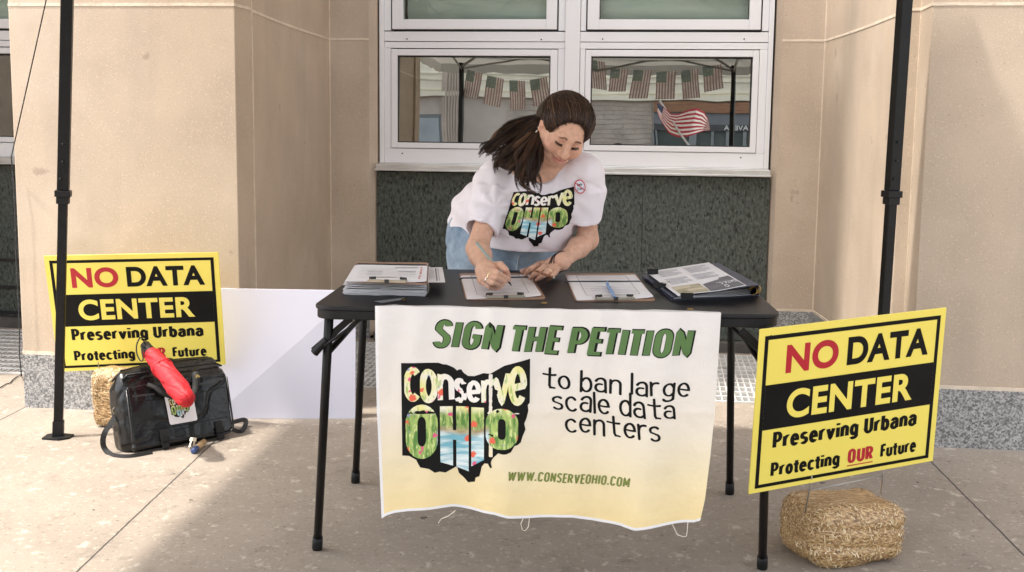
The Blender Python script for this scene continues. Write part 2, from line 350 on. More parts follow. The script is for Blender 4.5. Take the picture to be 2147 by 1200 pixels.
class Print2D:     # collection of flat coloured polygons in layers, 2-D coordinates
    def __init__(s): s.items=[]
    def poly(s,pts,m,layer):
        tri=tessellate_polygon([[Vector((x,y,0)) for x,y in pts]]); s.items.append((list(pts),[tuple(t) for t in tri],m,layer))
    def mesh(s,vs,fs,m,layer): s.items.append((vs,fs,m,layer))
    def rect(s,x0,y0,x1,y1,m,layer): s.items.append(([(x0,y0),(x1,y0),(x1,y1),(x0,y1)],[(0,1,2,3)],m,layer))
    def text(s,t,x,y,h,m,layer,wx=.14,wy=.12,sx=1,gap=.16,shear=0,center=False,fit=None,rnd=False,warp=None,jit=0,sp=.26):
        def ext(c):
            if not G[c][1]: return 0,.2
            xs=[p[0] for st in G[c][1] for p in ribbon(st,wx,wy,rnd=rnd)[0]]; return min(xs),max(xs)
        def adv(c): a,b=ext(c); return (b-a+gap) if G[c][1] else sp
        wd=sum(adv(c) for c in t)-gap
        k=h*sx
        if fit: k=fit/wd
        cur=x-(wd*k/2 if center else 0); n=0
        for c in t:
            st=G[c][1]; e0=ext(c)[0]
            jr=random.Random(hash((round(cur),c))%9999 if False else int(cur*7)+ord(c)); jy,js,jk=jit*jr.uniform(-.05,.05),jit*jr.uniform(-.10,.12),1+jit*jr.uniform(-.10,.10)
            for ss in st:
                vs,fs=ribbon(ss,wx,wy,rnd=rnd); n+=1
                # keep the pen inside cap height
                pts=[]
                for (a,b) in vs:
                    if not rnd:
                        b=wy/2+b*(1-wy); top_=1.0 if c.isupper() else 9
                        b=min(b,top_) if c.isupper() else b
                        if c.isupper(): b=max(b,0.0)
                    pts.append((cur+(a-e0)*k+(shear+js)*b*h,y+(b*jk+jy+jit*.02*math.sin(a*9+b*5))*h))
                if warp: pts=[warp(*q) for q in pts]
                s.mesh(pts,fs,m,layer+(n%7)*.06)
            cur+=adv(c)*k
    def btext(s,t,x0,x1,y,h,m,layer,off=.04,warp=None,rot=0):   # built-in font, bold by offset
        c=bpy.data.curves.new('t','FONT'); c.body=t; c.offset=off; c.size=1; c.space_character=1.07; o=bpy.data.objects.new('t',c); COL.objects.link(o)
        bpy.context.view_layer.update(); me=bpy.data.meshes.new_from_object(o.evaluated_get(bpy.context.evaluated_depsgraph_get()))
        a=np.array([v.co[:2] for v in me.vertices]); fs=[tuple(p.vertices) for p in me.polygons]
        bpy.data.objects.remove(o); bpy.data.curves.remove(c); bpy.data.meshes.remove(me)
        lo=a.min(0); hi=a.max(0); a=(a-lo)/(hi-lo); pts=[(x0+(x1-x0)*q[0],y+h*q[1]) for q in a]
        if warp: pts=[warp(*q) for q in pts]
        s.mesh(pts,fs,m,layer)
    def emit(s,mb,fn,grid=None,dz=.00015,base=.0006,uvf=None):
        # fn(x,y,h)->3-D point lifted by h ; grid: cut step in 2-D so that the print follows a curved surface
        for vs,fs,m,layer in s.items:
            if grid:
                bm=bmesh.new(); bv=[bm.verts.new((x,y,0)) for x,y in vs]
                for f in fs:
                    try: bm.faces.new([bv[i] for i in f])
                    except ValueError: pass
                arr=np.array(vs); lo=arr.min(0); hi=arr.max(0)
                for ax in (0,1):
                    t=math.ceil(lo[ax]/grid)*grid
                    while t<hi[ax]:
                        no=[0,0,0]; no[ax]=1; co=[0,0,0]; co[ax]=t
                        bmesh.ops.bisect_plane(bm,geom=bm.verts[:]+bm.edges[:]+bm.faces[:],plane_co=co,plane_no=no); t+=grid
                bm.verts.index_update(); vs2=[(v.co.x,v.co.y) for v in bm.verts]; fs2=[tuple(v.index for v in f.verts) for f in bm.faces]; bm.free()
            else: vs2,fs2=vs,fs
            pts=[fn(x,y,base+dz*layer) for x,y in vs2]
            uv=[uvf(x,y) if uvf else (x,y) for x,y in vs2]
            mb.add(pts,fs2,m,uv)
# ================================================================ SETTING
PY,RY,WY=5.018,7.036,7.10
PANE_TILT=rad(2.05); PANE_YAW=rad(.85)      # tilt added to the lower panes, steers reflections and keeps the woman's out
ZM,ZG=1.798,.248
XA,XB,XC,XD,XE=-2.871,-1.843,-2.002,.874,1.033
stone=mat('limestone',(.52,.42,.325),.85,(.44,.355,.272),3.5,detail=8,lo=.3,hi=.72,bump=.13,bscale=190,speck=[((.60,.475,.37),150,.62,(1,1,1)),((.36,.27,.195),120,.68,(1,1,1))],streak=[((.36,.30,.24),1.6,.50,.72,(2.2,2.2,.35),.55),((.66,.56,.46),2.3,.55,.75,(1,1,1),.4),((.25,.19,.14),6,.70,.74,(1,1,1),.5)])
stone_s=mat('smooth_limestone',(.53,.47,.405),.8,(.455,.40,.34),2.2,stretch=(1,1,.35),detail=8,lo=.3,hi=.7,bump=.22,bscale=70,speck=[((.57,.475,.385),110,.66,(1,1,.6))],streak=[((.36,.30,.24),1.6,.50,.72,(2.2,2.2,.35),.55),((.66,.56,.46),2.3,.55,.75,(1,1,1),.4),((.25,.19,.14),6,.70,.74,(1,1,1),.5)])
mortar=mat('mortar',(.72,.62,.50),.9,(.60,.51,.41),14,bump=.4)
def granite_mat(name,a,b,c,sc):
    m=mat(name,a,.45); nt=m.node_tree; L=nt.links.new; bs=nt.nodes['Principled BSDF']; tc=nd(nt,'TexCoord')
    v=nd(nt,'TexVoronoi'); v.inputs['Scale'].default_value=sc; L(tc.outputs['Object'],v.inputs['Vector'])
    n=nd(nt,'TexNoise'); n.inputs['Scale'].default_value=sc*.6; n.inputs['Detail'].default_value=4; L(tc.outputs['Object'],n.inputs['Vector'])
    s=nd(nt,'SeparateColor'); L(v.outputs['Color'],s.inputs[0]); ad=nd(nt,'Math',operation='ADD'); L(s.outputs[0],ad.inputs[0]); L(n.outputs[0],ad.inputs[1])
    r=nd(nt,'ValToRGB'); L(ad.outputs[0],r.inputs[0]); e=r.color_ramp.elements; e[0].position=.35; e[0].color=(*a,1); e[1].position=1.0; e[1].color=(*c,1); k=e.new(.68); k.color=(*b,1)
    r.inputs[0].default_value=0; dv=nd(nt,'Math',operation='MULTIPLY'); dv.inputs[1].default_value=.7; L(ad.outputs[0],dv.inputs[0]); L(dv.outputs[0],r.inputs[0]); L(r.outputs[0],bs.inputs['Base Color'])
    return m
granite=granite_mat('grey_granite',(.11,.11,.11),(.25,.25,.25),(.44,.43,.42),150)
# dark green serpentine with vertical streaks
green=mat('green_marble',(.032,.041,.034),.5,(.100,.114,.100),70,stretch=(1,1,.5),detail=9,lo=.36,hi=.66,bump=.2,bscale=80,speck=[((.012,.015,.012),66,.60,(1,1,.5)),((.15,.165,.15),98,.655,(1,1,.45))])
alu=mat('white_aluminium',(.78,.78,.80),.38,(.73,.725,.73),1.5,stretch=(1,1,.4),spec=.5)
alu2=mat('aluminium_sill',(.72,.71,.69),.3,(.58,.57,.55),6,stretch=(1,1,6),metal=.5)
rubber=mat('black_gasket',(.012,.012,.014),.5,(.02,.02,.02),20)
# ---- ground
def ground_mat():
    m=mat('sidewalk_concrete',(.40,.345,.29),.88); nt=m.node_tree; L=nt.links.new; bs=nt.nodes['Principled BSDF']; tc=nd(nt,'TexCoord')
    def noise(sc,det,st=(1,1,1),rg=.5,rot=0):
        mp=nd(nt,'Mapping'); mp.inputs['Scale'].default_value=st; mp.inputs['Rotation'].default_value=(0,0,rot); L(tc.outputs['Object'],mp.inputs[0])
        n=nd(nt,'TexNoise'); n.inputs['Scale'].default_value=sc; n.inputs['Detail'].default_value=det; n.inputs['Roughness'].default_value=rg; L(mp.outputs[0],n.inputs['Vector']); return n.outputs[0]
    def rng(s,a,b): r=nd(nt,'MapRange'); r.inputs[1].default_value=a; r.inputs[2].default_value=b; L(s,r.inputs[0]); return r.outputs[0]
    def mix(f,a,b):
        x=nd(nt,'Mix',data_type='RGBA'); L(f,x.inputs[0])
        for s,i in ((a,6),(b,7)):
            if isinstance(s,tuple): x.inputs[i].default_value=(*s,1)
            else: L(s,x.inputs[i])
        return x.outputs[2]
    c=mix(rng(noise(1.7,9,rg=.65),.33,.7),(.255,.215,.175),(.335,.285,.235))
    c=mix(rng(noise(9,8,rg=.7),.55,.75),c,(.18,.15,.12))
    c=mix(rng(noise(17,4,(1,.75,1),rg=.6,rot=.5),.60,.68),c,(.44,.385,.32))
    c=mix(rng(noise(48,3),.60,.68),c,(.40,.35,.29))
    c=mix(rng(noise(70,2),.66,.70),c,(.14,.12,.10))
    c=mix(rng(noise(3.1,7,rg=.7),.60,.72),c,(.20,.17,.14)); c=mix(rng(noise(11,2),.735,.75),c,(.09,.08,.07))
    # saw-cut joints: x = x0 + s*y
    sp=nd(nt,'SeparateXYZ'); L(tc.outputs['Object'],sp.inputs[0]); wob=noise(18,3)
    tot=None
    for (xa_,ya,xb_,yb) in (Zp(440,935,0)[[0,1]].tolist()+Zp(160,1200,0)[[0,1]].tolist(),Zp(1950,966,0)[[0,1]].tolist()+Zp(2147,1165,0)[[0,1]].tolist(),Zp(49,856,0)[[0,1]].tolist()+Zp(0,881,0)[[0,1]].tolist()):
        s_=(xb_-xa_)/(yb-ya)
        a=nd(nt,'Math',operation='MULTIPLY_ADD'); a.inputs[1].default_value=-s_; L(sp.outputs[1],a.inputs[0]); L(sp.outputs[0],a.inputs[2])
        b=nd(nt,'Math',operation='SUBTRACT'); b.inputs[1].default_value=xa_-s_*ya; L(a.outputs[0],b.inputs[0])
        w1=nd(nt,'Math',operation='MULTIPLY_ADD'); w1.inputs[1].default_value=.006; L(wob,w1.inputs[0]); L(b.outputs[0],w1.inputs[2])
        w2=nd(nt,'Math',operation='SUBTRACT'); w2.inputs[1].default_value=.003; L(w1.outputs[0],w2.inputs[0])
        ab=nd(nt,'Math',operation='ABSOLUTE'); L(w2.outputs[0],ab.inputs[0]); r=nd(nt,'MapRange'); r.inputs[1].default_value=.0018; r.inputs[2].default_value=.0042; r.inputs[3].default_value=1; r.inputs[4].default_value=0; L(ab.outputs[0],r.inputs[0])
        if tot is None: tot=r.outputs[0]
        else: q=nd(nt,'Math',operation='MAXIMUM'); L(tot,q.inputs[0]); L(r.outputs[0],q.inputs[1]); tot=q.outputs[0]
    c=mix(rng(noise(150,2),.70,.73),c,(.10,.08,.06)); c=mix(tot,c,(.03,.027,.025)); L(c,bs.inputs['Base Color'])
    bp=nd(nt,'Bump'); bp.inputs['Strength'].default_value=.35; bp.inputs['Distance'].default_value=.01; L(noise(60,8,rg=.7),bp.inputs['Height']); L(bp.outputs[0],bs.inputs['Normal'])
    return m
gm=ground_mat()
g_=MB(); YG0=Zp(1540,845,0)[1]      # grate pit front edge
GX=[(-4.6,XA-.02),(XC+.02,XD-.02)]
GY1=6.90
def quad(mb,x0,y0,x1,y1,z,m=0): mb.add([(x0,y0,z),(x1,y0,z),(x1,y1,z),(x0,y1,z)],[(0,1,2,3)],m)
quad(g_,-20,-4.5,20,YG0,0); xs=[-20,GX[0][0],GX[0][1],GX[1][0],GX[1][1],20]
for i in (0,2,4): quad(g_,xs[i],YG0,xs[i+1],8.0,0)
for a,b in GX: quad(g_,a,GY1,b,8.0,0)
quad(g_,-20,-4.5,20,-4.5001,0)
tag(g_.build('sidewalk',gm),kind='structure')
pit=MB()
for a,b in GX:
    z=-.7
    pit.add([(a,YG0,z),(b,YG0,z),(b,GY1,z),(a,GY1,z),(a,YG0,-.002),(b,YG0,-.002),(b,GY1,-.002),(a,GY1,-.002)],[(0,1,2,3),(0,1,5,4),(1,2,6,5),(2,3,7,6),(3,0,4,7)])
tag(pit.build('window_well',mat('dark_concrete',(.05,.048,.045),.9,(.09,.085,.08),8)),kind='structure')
asph=mat('asphalt',(.05,.05,.052),.9,(.07,.07,.07),30,bump=.5)
r_=MB(); quad(r_,-160,-160,160,-4.5,-.13); r_.add([(-160,-4.5,-.13),(160,-4.5,-.13),(160,-4.5,-.002),(-160,-4.5,-.002)],[(0,1,2,3)])
tag(r_.build('road',asph),kind='structure')
r_=MB(); quad(r_,-160,-4.5,-20,160,-.004); quad(r_,20,-4.5,160,160,-.004); quad(r_,-20,8.0,20,160,-.004)
tag(r_.build('ground',mat('paving',(.3,.27,.24),.9,(.25,.22,.2),6)),kind='structure')
# ---- gratings
galv=mat('galvanised_steel',(.74,.73,.71),.5,(.58,.57,.55),12,metal=.1)
def grate(label,a,b):
    t=thing('floor_grate',label,'grate',((a+b)/2,(YG0+GY1)/2,0)); f=MB(); n=int((b-a)/.032); c=MB()
    for i in range(n+1):
        x=a+.004+(b-a-.008)*i/n; f.box((x-.0034,YG0+.004,-.034),(x+.0034,GY1-.004,.003))
    k=int((GY1-YG0)/.105)
    for i in range(k+1):
        y=YG0+.012+(GY1-YG0-.024)*i/k; c.box((a+.003,y-.007,-.026),(b-.003,y+.007,.0055))
    f.build('bearing_bars',galv,t); c.build('cross_rods',galv,t); return t
grate('galvanised steel grating over the window well at the far left edge, beside the left pier',*GX[0])
grate('wide galvanised steel grating over the window well behind the black table',*GX[1])
# ---- the building
bld=thing('stone_building','tan limestone building front with white window frames, dark green marble panels and grey granite base','building',(0,7,0))
TOP=9.0
def pier(x0,x1,flip):
    s=MB(); s.box((x0,PY,ZG+.006),(x1,7.6,TOP)); s.build('stone_pier',stone,bld,bevel=.006)
# left pier (inner face splays to the recess), right pier
def prism(mb,poly,z0,z1,m=0):
    n=len(poly); vs=[(x,y,z0) for x,y in poly]+[(x,y,z1) for x,y in poly]
    mb.add(vs,[tuple(range(n))[::-1],tuple(range(n,2*n))]+[(i,(i+1)%n,n+(i+1)%n,n+i) for i in range(n)],m)
YJ=5.225
def splay(x0,y0,x1,y1,n=10,bow=.03):   # slightly concave reveal
    L_=math.hypot(x1-x0,y1-y0); nx,ny=-(y1-y0)/L_,(x1-x0)/L_
    return [(x0+(x1-x0)*i/n+nx*bow*math.sin(math.pi*i/n),y0+(y1-y0)*i/n+ny*bow*math.sin(math.pi*i/n)) for i in range(n+1)]
XWL=P(787,345,RY)[0]; XWR=P(1617,362,RY)[0]      # window opening in the recess
XFL=P(774,300,RY)[0]; XFR=P(1633,250,RY)[0]
def half(sign):
    if sign<0: xo,xi,xr,xf,xw,far=XA,XB,XC,XFL,XWL,-1
    else: xo,xi,xr,xf,xw,far=1.033+1.03,XE,XD,XFR,XWR,1
    # plan outline, going from outer edge to window
    rv=splay(xi+far*.012,YJ,xr,RY,10,.02*far*-1)
    pl=[(xo,PY),(xi,PY),(xi,YJ)]+rv
    if sign>0: pl=[(xo,PY),(xi,PY),(xi,YJ),(xi-.055,YJ+.012)]+splay(xi-.05,YJ+.03,xr,RY,10,.02*far*-1)
    p=MB(); poly=pl+[(xr,7.7),(xo,7.7)]
    prism(p,poly,ZG+.012,TOP); p.build('stone_pier',stone,bld,bevel=.004)
    b=MB(); poly2=[(x+(-far*-0),y) for x,y in pl]+[(xr,7.7),(xo,7.7)]
    # granite base stands 4 mm proud
    pl2=[(xo,PY-.004),(xi-far*.004,PY-.004),(xi-far*.004,YJ)]+[(x-far*.004,y) for x,y in rv]+[(xr-far*.004,7.7),(xo,7.7)]
    prism(b,pl2,-.05,ZG); b.build('granite_base',granite,bld,bevel=.003)
    # bed joint on top of the base, course joint, arrises
    mj=MB()
    def line(path,z,hw,out=.0022):
        for (x0,y0),(x1,y1) in zip(path[:-1],path[1:]):
            t=unit((x1-x0,y1-y0,0)); n=np.array((t[1],-t[0],0)); 
            if n[1]>0 or (abs(n[1])<1e-6 and n[0]*far>0): n=-n
            c=np.array(((x0+x1)/2,(y0+y1)/2,z)); h=math.hypot(x1-x0,y1-y0)/2
            mj.obox(c,t*h,n*out,(0,0,hw))
    line(pl,ZG+.006,.0075,.004); line(pl,ZM,.006)
    line(pl,ZM+1.25,.006)
    for (x,y,dx,dy) in ((xi-far*.000,YJ,0,1),(xr,RY,1,0)):
        mj.box((x-.005,y-.006,ZG),(x+.005,y+.004,TOP))
    # recess wall facing front between reveal and window
    rw=MB(); x0,x1=sorted((xr,xf)); rw.box((x0,RY,ZG+.012),(x1,RY+.5,TOP))
    x0,x1=sorted((xf,xw)); prism(rw,[(xf,RY),(xw,RY+.06),(xw,RY+.5),(xf,RY+.5)] if far<0 else [(xf,RY),(xf,RY+.5),(xw,RY+.5),(xw,RY+.06)],0.02,TOP)
    rw.build('recess_wall',stone,bld)
    rb=MB(); x0,x1=sorted((xr,xf)); rb.box((x0,RY-.004,-.05),(x1,RY+.5,ZG)); rb.build('granite_base',granite,bld)
    x0,x1=sorted((xr,xf)); line([(x0,RY),(x1,RY)],ZM,.006); line([(x0,RY),(x1,RY)],ZG+.006,.0075,.004)
    mj.build('mortar_joints',mortar,bld)
    # outer side of the left pier (towards the next bay)
half(-1); half(1)
# green marble spandrel under the windows, with a dark plinth
def spandrel(x0,x1,joints,slots=()):
    zt=P(1200,356,WY)[2]-.03; s=MB(); js=[x0]+joints+[x1]
    for a,b in zip(js[:-1],js[1:]): s.box((a+.0008,RY+.035,.06),(b-.0008,RY+.5,zt))
    s.build('marble_panel',green,bld,bevel=.001)
    d=MB(); d.box((x0,RY-.06,-.6),(x1,RY+.52,.055)); d.build('stone_plinth',mat('dark_plinth',(.06,.058,.052),.8,(.11,.10,.09),9,bump=.3),bld)
    if slots:
        q=MB()
        for z in slots: q.box((x0,RY+.028,z-.016),(x1-.05,RY+.0355,z+.004),0)
        q.build('vent_slots',rubber,bld)
xl0,xl1=-4.6,XA-.03
spandrel(XWL,XWR,[P(1348,400,RY)[0],P(1062,400,RY)[0]][::-1])
spandrel(xl0,P(36,420,RY)[0]+.25,[],(P(20,545,RY)[2],P(20,602,RY)[2],P(20,655,RY)[2]))
def glassmat(name,dark,fac,tint=(1,1,1)):
    m=bpy.data.materials.new(name); m.use_nodes=True; nt=m.node_tree; L=nt.links.new; out=nt.nodes['Material Output']; nt.nodes.remove(nt.nodes['Principled BSDF'])
    t=nd(nt,'BsdfTransparent'); t.inputs[0].default_value=(*dark,1); gl=nd(nt,'BsdfGlossy'); gl.inputs['Roughness'].default_value=.0; gl.inputs[0].default_value=(*tint,1)
    tc=nd(nt,'TexCoord'); n=nd(nt,'TexNoise'); n.inputs['Scale'].default_value=1.3; L(tc.outputs['Object'],n.inputs['Vector']); bp=nd(nt,'Bump'); bp.inputs['Strength'].default_value=.012; bp.inputs['Distance'].default_value=.1; L(n.outputs[0],bp.inputs['Height']); L(bp.outputs[0],gl.inputs['Normal'])
    sm=nd(nt,'TexNoise'); sm.inputs['Scale'].default_value=4.5; sm.inputs['Detail'].default_value=7; L(tc.outputs['Object'],sm.inputs['Vector']); sr=nd(nt,'MapRange'); sr.inputs[1].default_value=.35; sr.inputs[2].default_value=.7; sr.inputs[3].default_value=fac+.03; sr.inputs[4].default_value=max(0,fac-.07); L(sm.outputs[0],sr.inputs[0])
    fr=nd(nt,'Fresnel'); fr.inputs[0].default_value=1.5; ad=nd(nt,'Math',operation='ADD'); L(sr.outputs[0],ad.inputs[1]); ad.use_clamp=True; L(fr.outputs[0],ad.inputs[0])
    mx=nd(nt,'MixShader'); L(ad.outputs[0],mx.inputs[0]); L(t.outputs[0],mx.inputs[1]); L(gl.outputs[0],mx.inputs[2]); L(mx.outputs[0],out.inputs[0]); return m
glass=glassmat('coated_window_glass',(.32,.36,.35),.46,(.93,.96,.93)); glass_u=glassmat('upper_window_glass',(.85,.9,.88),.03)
def X_(px,py=200): return P(px,py,WY)[0]
def Z_(px,py): return P(px,py,WY)[2]
def frame_rect(mb,x0,z0,x1,z1,t,y0,y1,m=0):   # mitred-looking ring as four butted boxes
    a=.0
    mb.box((x0,y0,z0),(x0+t,y1,z1),m); mb.box((x1-t,y0,z0),(x1,y1,z1),m); mb.box((x0+t,y0,z0),(x1-t,y1,z0+t),m); mb.box((x0+t,y0,z1-t),(x1-t,y1,z1),m)
def window(dx,xa,xb):
    """frame from xa to xb, casement pairs; sizes taken from the right-hand bay"""
    wn=bpy.data.objects.new('window',None); COL.objects.link(wn); wn.parent=bld; wn.matrix_parent_inverse=bld.matrix_basis.inverted()
    zs=Z_(1200,347); ztr=Z_(1200,88); ztr2=Z_(1200,103); ztop=3.1
    f=MB(); y0=WY
    f.box((xa,y0-.005,zs),(xa+.028,y0+.09,ztop)); f.box((xb-.028,y0-.005,zs),(xb,y0+.09,ztop))     # outer jamb covers
    xm0,xm1=X_(1183)+dx,X_(1214)+dx
    x0,x1=xa+.0285,xb-.0285
    zl=[Z_(1200,316),Z_(1200,104)]
    lw=(X_(820)+dx,X_(1168)+dx); rw_=(X_(1226)+dx,X_(1589)+dx)
    # lower frame members (butted)
    f.box((x0,y0+.006,zs),(x1,y0+.09,zl[0]-.002)); f.box((x0,y0+.006,ztr2+.002),(x1,y0+.09,ztr-.003)); 
    f.box((x0,y0+.0055,ztr+.001),(x1,y0+.09,Z_(1200,67)))
    for a,b in ((x0,lw[0]-.002),(lw[1]+.002,xm0-.0015),(xm1+.0015,rw_[0]-.002),(rw_[1]+.002,x1)):
        f.box((a,y0+.006,zl[0]-.0015),(b,y0+.09,ztr2+.0015)); 
    zu=Z_(1200,65)
    up=((X_(821)+dx,X_(1167)+dx),(X_(1227)+dx,X_(1591)+dx))
    for a,b in ((x0,up[0][0]-.004),(up[0][1]+.004,xm0-.0015),(xm1+.0015,up[1][0]-.004),(up[1][1]+.004,x1)): f.box((a,y0+.0055,zu+.0005),(b,y0+.09,ztop))
    f.box((xm0,y0-.012,zs+.001),(xm1,y0+.09,ztop))
    f.build('frame',alu,wn,bevel=.002)
    # drain holes
    dh=MB()
    for px,py in ((853,82),(1133,83),(1261,82),(1556,82),(843,322),(1558,331)):
        dh.cyl((X_(px)+dx,y0+.0035,Z_(px,py)),(X_(px)+dx,y0+.02,Z_(px,py)),.0045,10)
    pieces('drain_hole',dh,rubber,wn)
    for k,((a,b),(ga,gb)) in enumerate(((lw,(X_(833)+dx,X_(1153)+dx)),(rw_,(X_(1238)+dx,X_(1576)+dx)))):
        s=MB(); t=(ga-a+b-gb)/2; zb,zt=zl[0]+.0015,zl[1]-.0015; gz0,gz1=Z_(1200,304),Z_(1200,118)
        s.box((a,y0+.001,zb),(ga,y0+.06,zt)); s.box((gb,y0+.001,zb),(b,y0+.06,zt)); s.box((ga,y0+.001,zb),(gb,y0+.06,gz0)); s.box((ga,y0+.001,gz1),(gb,y0+.06,zt))
        so_=s.build('sash',alu,wn,bevel=.0025)
        q=MB(); frame_rect(q,ga+.0005,gz0+.0005,gb-.0005,gz1-.0005,.006,y0+.012,y0+.03); q.build('gasket',rubber,wn)
        p=MB(); tl_=math.tan(PANE_TILT)*(gz1-gz0)/2; ty_=math.tan(PANE_YAW)*(gb-ga)/2; p.add([(ga+.005,y0+.030-tl_-ty_,gz0+.005),(gb-.005,y0+.030-tl_+ty_,gz0+.005),(gb-.005,y0+.030+tl_+ty_,gz1-.005),(ga+.005,y0+.030+tl_-ty_,gz1-.005)],[(0,1,2,3)]); p.build('pane',glass,so_)
    for (a,b),(ga,gb) in zip(up,((X_(845)+dx,X_(1143)+dx),(X_(1253)+dx,X_(1565)+dx))):
        g2=MB(); frame_rect(g2,a-.003,zu+.001,b+.003,ztop+.1,.007,y0+.01,y0+.04); g2.build('gasket',rubber,wn)
        s=MB(); zb,gz=zu+.008,Z_(1200,41); a2,b2=a+.0045,b-.0045
        s.box((a2,y0-.004,zb),(ga,y0+.06,ztop)); s.box((gb,y0-.004,zb),(b2,y0+.06,ztop)); s.box((ga,y0-.004,zb),(gb,y0+.06,gz)); s.build('sash',alu,wn,bevel=.0025)
        p=MB(); p.add([(ga,y0+.022,gz),(gb,y0+.022,gz),(gb,y0+.022,ztop),(ga,y0+.022,ztop)],[(0,1,2,3)]); p.build('pane',glass_u,wn)
        # pale blind hanging behind the upper glass
        bl=MB(); n=40; vs=[]
        for j in range(n+1):
            for i in range(9):
                u=i/8; z=gz-.05+(ztop-gz+.05)*j/n; sag=.02*math.sin(j*.55+1.2*math.sin(u*3+dx))+.012*math.sin(j*1.3+u*2)
                vs.append((ga+(gb-ga)*u,y0+.12+sag,z))
        bl.add(vs,[(j*9+i,j*9+i+1,(j+1)*9+i+1,(j+1)*9+i) for j in range(n) for i in range(8)])
        bl.build('blind',mat('pale_green_blind',(.50,.58,.50),.8,(.66,.70,.60),2,stretch=(1,1,5)),wn,smooth=True)
    sil=MB(); z0=P(1200,365,RY-.02)[2]
    sil.box((xa-.012,RY-.03,z0),(xb+.012,WY+.1,z0+.013)); sil.box((xa-.008,RY-.012,z0+.0135),(xb+.008,WY+.1,zs-.008)); sil.box((xa,RY+.02,zs-.0075),(xb,WY+.1,zs-.0005))
    sil.build('window_sill',alu2,wn,bevel=.003)
    # room behind
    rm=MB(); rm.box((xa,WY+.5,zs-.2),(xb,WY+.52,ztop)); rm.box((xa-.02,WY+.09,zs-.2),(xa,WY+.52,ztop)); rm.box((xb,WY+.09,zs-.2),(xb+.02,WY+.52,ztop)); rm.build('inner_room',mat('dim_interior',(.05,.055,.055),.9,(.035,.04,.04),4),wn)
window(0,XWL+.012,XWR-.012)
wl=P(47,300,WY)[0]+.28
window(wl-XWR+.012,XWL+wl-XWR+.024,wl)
# wall above the windows and between bays, roof line (outside the picture, keeps the light out)
ub=MB(); ub.box((XWL+.001,RY+.055,3.1),(XWR-.001,7.69,TOP)); ub.box((-4.6,RY+.055,3.1),(wl,7.69,TOP)); ub.box((-20,PY,-.05),(-4.62,7.7,TOP)); ub.box((XE+1.031,PY,-.05),(20,7.7,TOP)); ub.box((-20,7.71,-.05),(20,9.5,TOP))
ub.build('upper_wall',stone_s,bld)
PQ=V((0,WY+.030,(Z_(1200,304)+Z_(1200,118))/2)); PN=unit(V((math.sin(PANE_YAW),-1,math.sin(PANE_TILT))))
def MR(px,py,Y):   # follow the view ray at a photo pixel, off the tilted pane, to depth Y on the street side
    d=ray(px,py); h=CAMP+d*(((PQ-CAMP)@PN)/(d@PN)); r=d-2*(d@PN)*PN; return h+r*((Y-h[1])/r[1])
# ================================================================ CANOPY TENT
blackm=mat('black_powder_coat',(.004,.004,.0045),.42,(.007,.007,.007),30,spec=.28)
blackp=mat('black_plastic',(.006,.006,.007),.5,(.010,.010,.011),40,spec=.3)
HE=2.42
def lp(px,py,Y): return P(px,py,Y)
fL=Zp(122,917,0); tL=P(141,0,4.54); tL=fL+(tL-fL)*(HE/tL[2])
YR=4.78; fR=P(1850,700,YR); tR=P(1897,0,YR); dR=(fR-tR)/(fR[2]-tR[2]); fR=tR-dR*tR[2]; tR=fR+dR*HE
xfl=MR(965,290,1.12)[0]; xfr=MR(1535,290,1.12)[0]; fFL=V((xfl,1.12,0)); tFL=V((xfl,1.12,HE)); fFR=V((xfr,1.12,0)); tFR=V((xfr,1.12,HE))
tent=thing('canopy_tent','black framed pop-up canopy tent whose rear poles stand beside the table','tent',(-.7,2.8,0))
def leg(f,t,flip):
    o=bpy.data.objects.new('leg',None); COL.objects.link(o); o.parent=tent; o.matrix_parent_inverse=tent.matrix_basis.inverted()
    f,t=V(f),V(t); u=unit(t-f); zc=flip
    a=f+u*.012; b=f+u*(zc-.0); m_=MB(); m_.sq(a,f+u*(zc+.3),.0175,rot=.35); m_.build('inner_tube',blackm,o,bevel=.003)
    m_=MB(); m_.sq(f+u*(zc+.004),t,.0225,rot=.35); m_.build('outer_tube',blackm,o,bevel=.003)
    m_=MB(); m_.sq(f+u*(zc-.022),f+u*(zc+.0035),.030,rot=.35); m_.sq(f+u*(zc-.05),f+u*(zc-.0215),.024,rot=.35); m_.cyl(f+u*(zc+.05)+V((.0,-.03,0)),f+u*(zc+.05)+V((.0,-.02,0)),.006,10); pieces('slider_collar',m_,blackp,o,bevel=.002)
    m_=MB(); zs=0.004
    p=f; pl=[(-.045,-.05),(.03,-.055),(.06,-.02),(.055,.03),(-.03,.045),(-.055,.01)]
    n=len(pl); m_.add([(p[0]+x,p[1]+y,z) for z in (.0,.008) for x,y in pl],[tuple(range(n))[::-1],tuple(range(n,2*n))]+[(i,(i+1)%n,n+(i+1)%n,n+i) for i in range(n)])
    m_.sq(f+u*.008,f+u*.07,.021,rot=.35); m_.build('foot_plate',blackp,o,bevel=.001)
    h_=MB()
    for zz in (zc+.12,zc+.19): h_.cyl(f+u*zz+V((.008,-.0305,0)),f+u*zz+V((.008,-.02,0)),.0035,8)
    pieces('pin_hole',h_,rubber,o)
for f,t,z_ in ((fL,tL,1.02),(fR,tR,1.065),(fFL,tFL,1.02),(fFR,tFR,1.02)): leg(f,t,z_)
tr=MB(); tops=[tFL,tFR,tR,tL]; apex=V((-.72,2.83,3.25)); 
for i in range(4):
    a,b=tops[i]+V((0,0,-.05)),tops[(i+1)%4]+V((0,0,-.05)); mdl=(a+b)/2
    for k,(s0,s1) in enumerate(((a,mdl),(mdl,b))):
        for q in ((0,.28),(.28,0)): tr.sq(s0+V((0,0,q[0]-.02)),s1+V((0,0,q[1]-.02)),.009,hw2=.014)
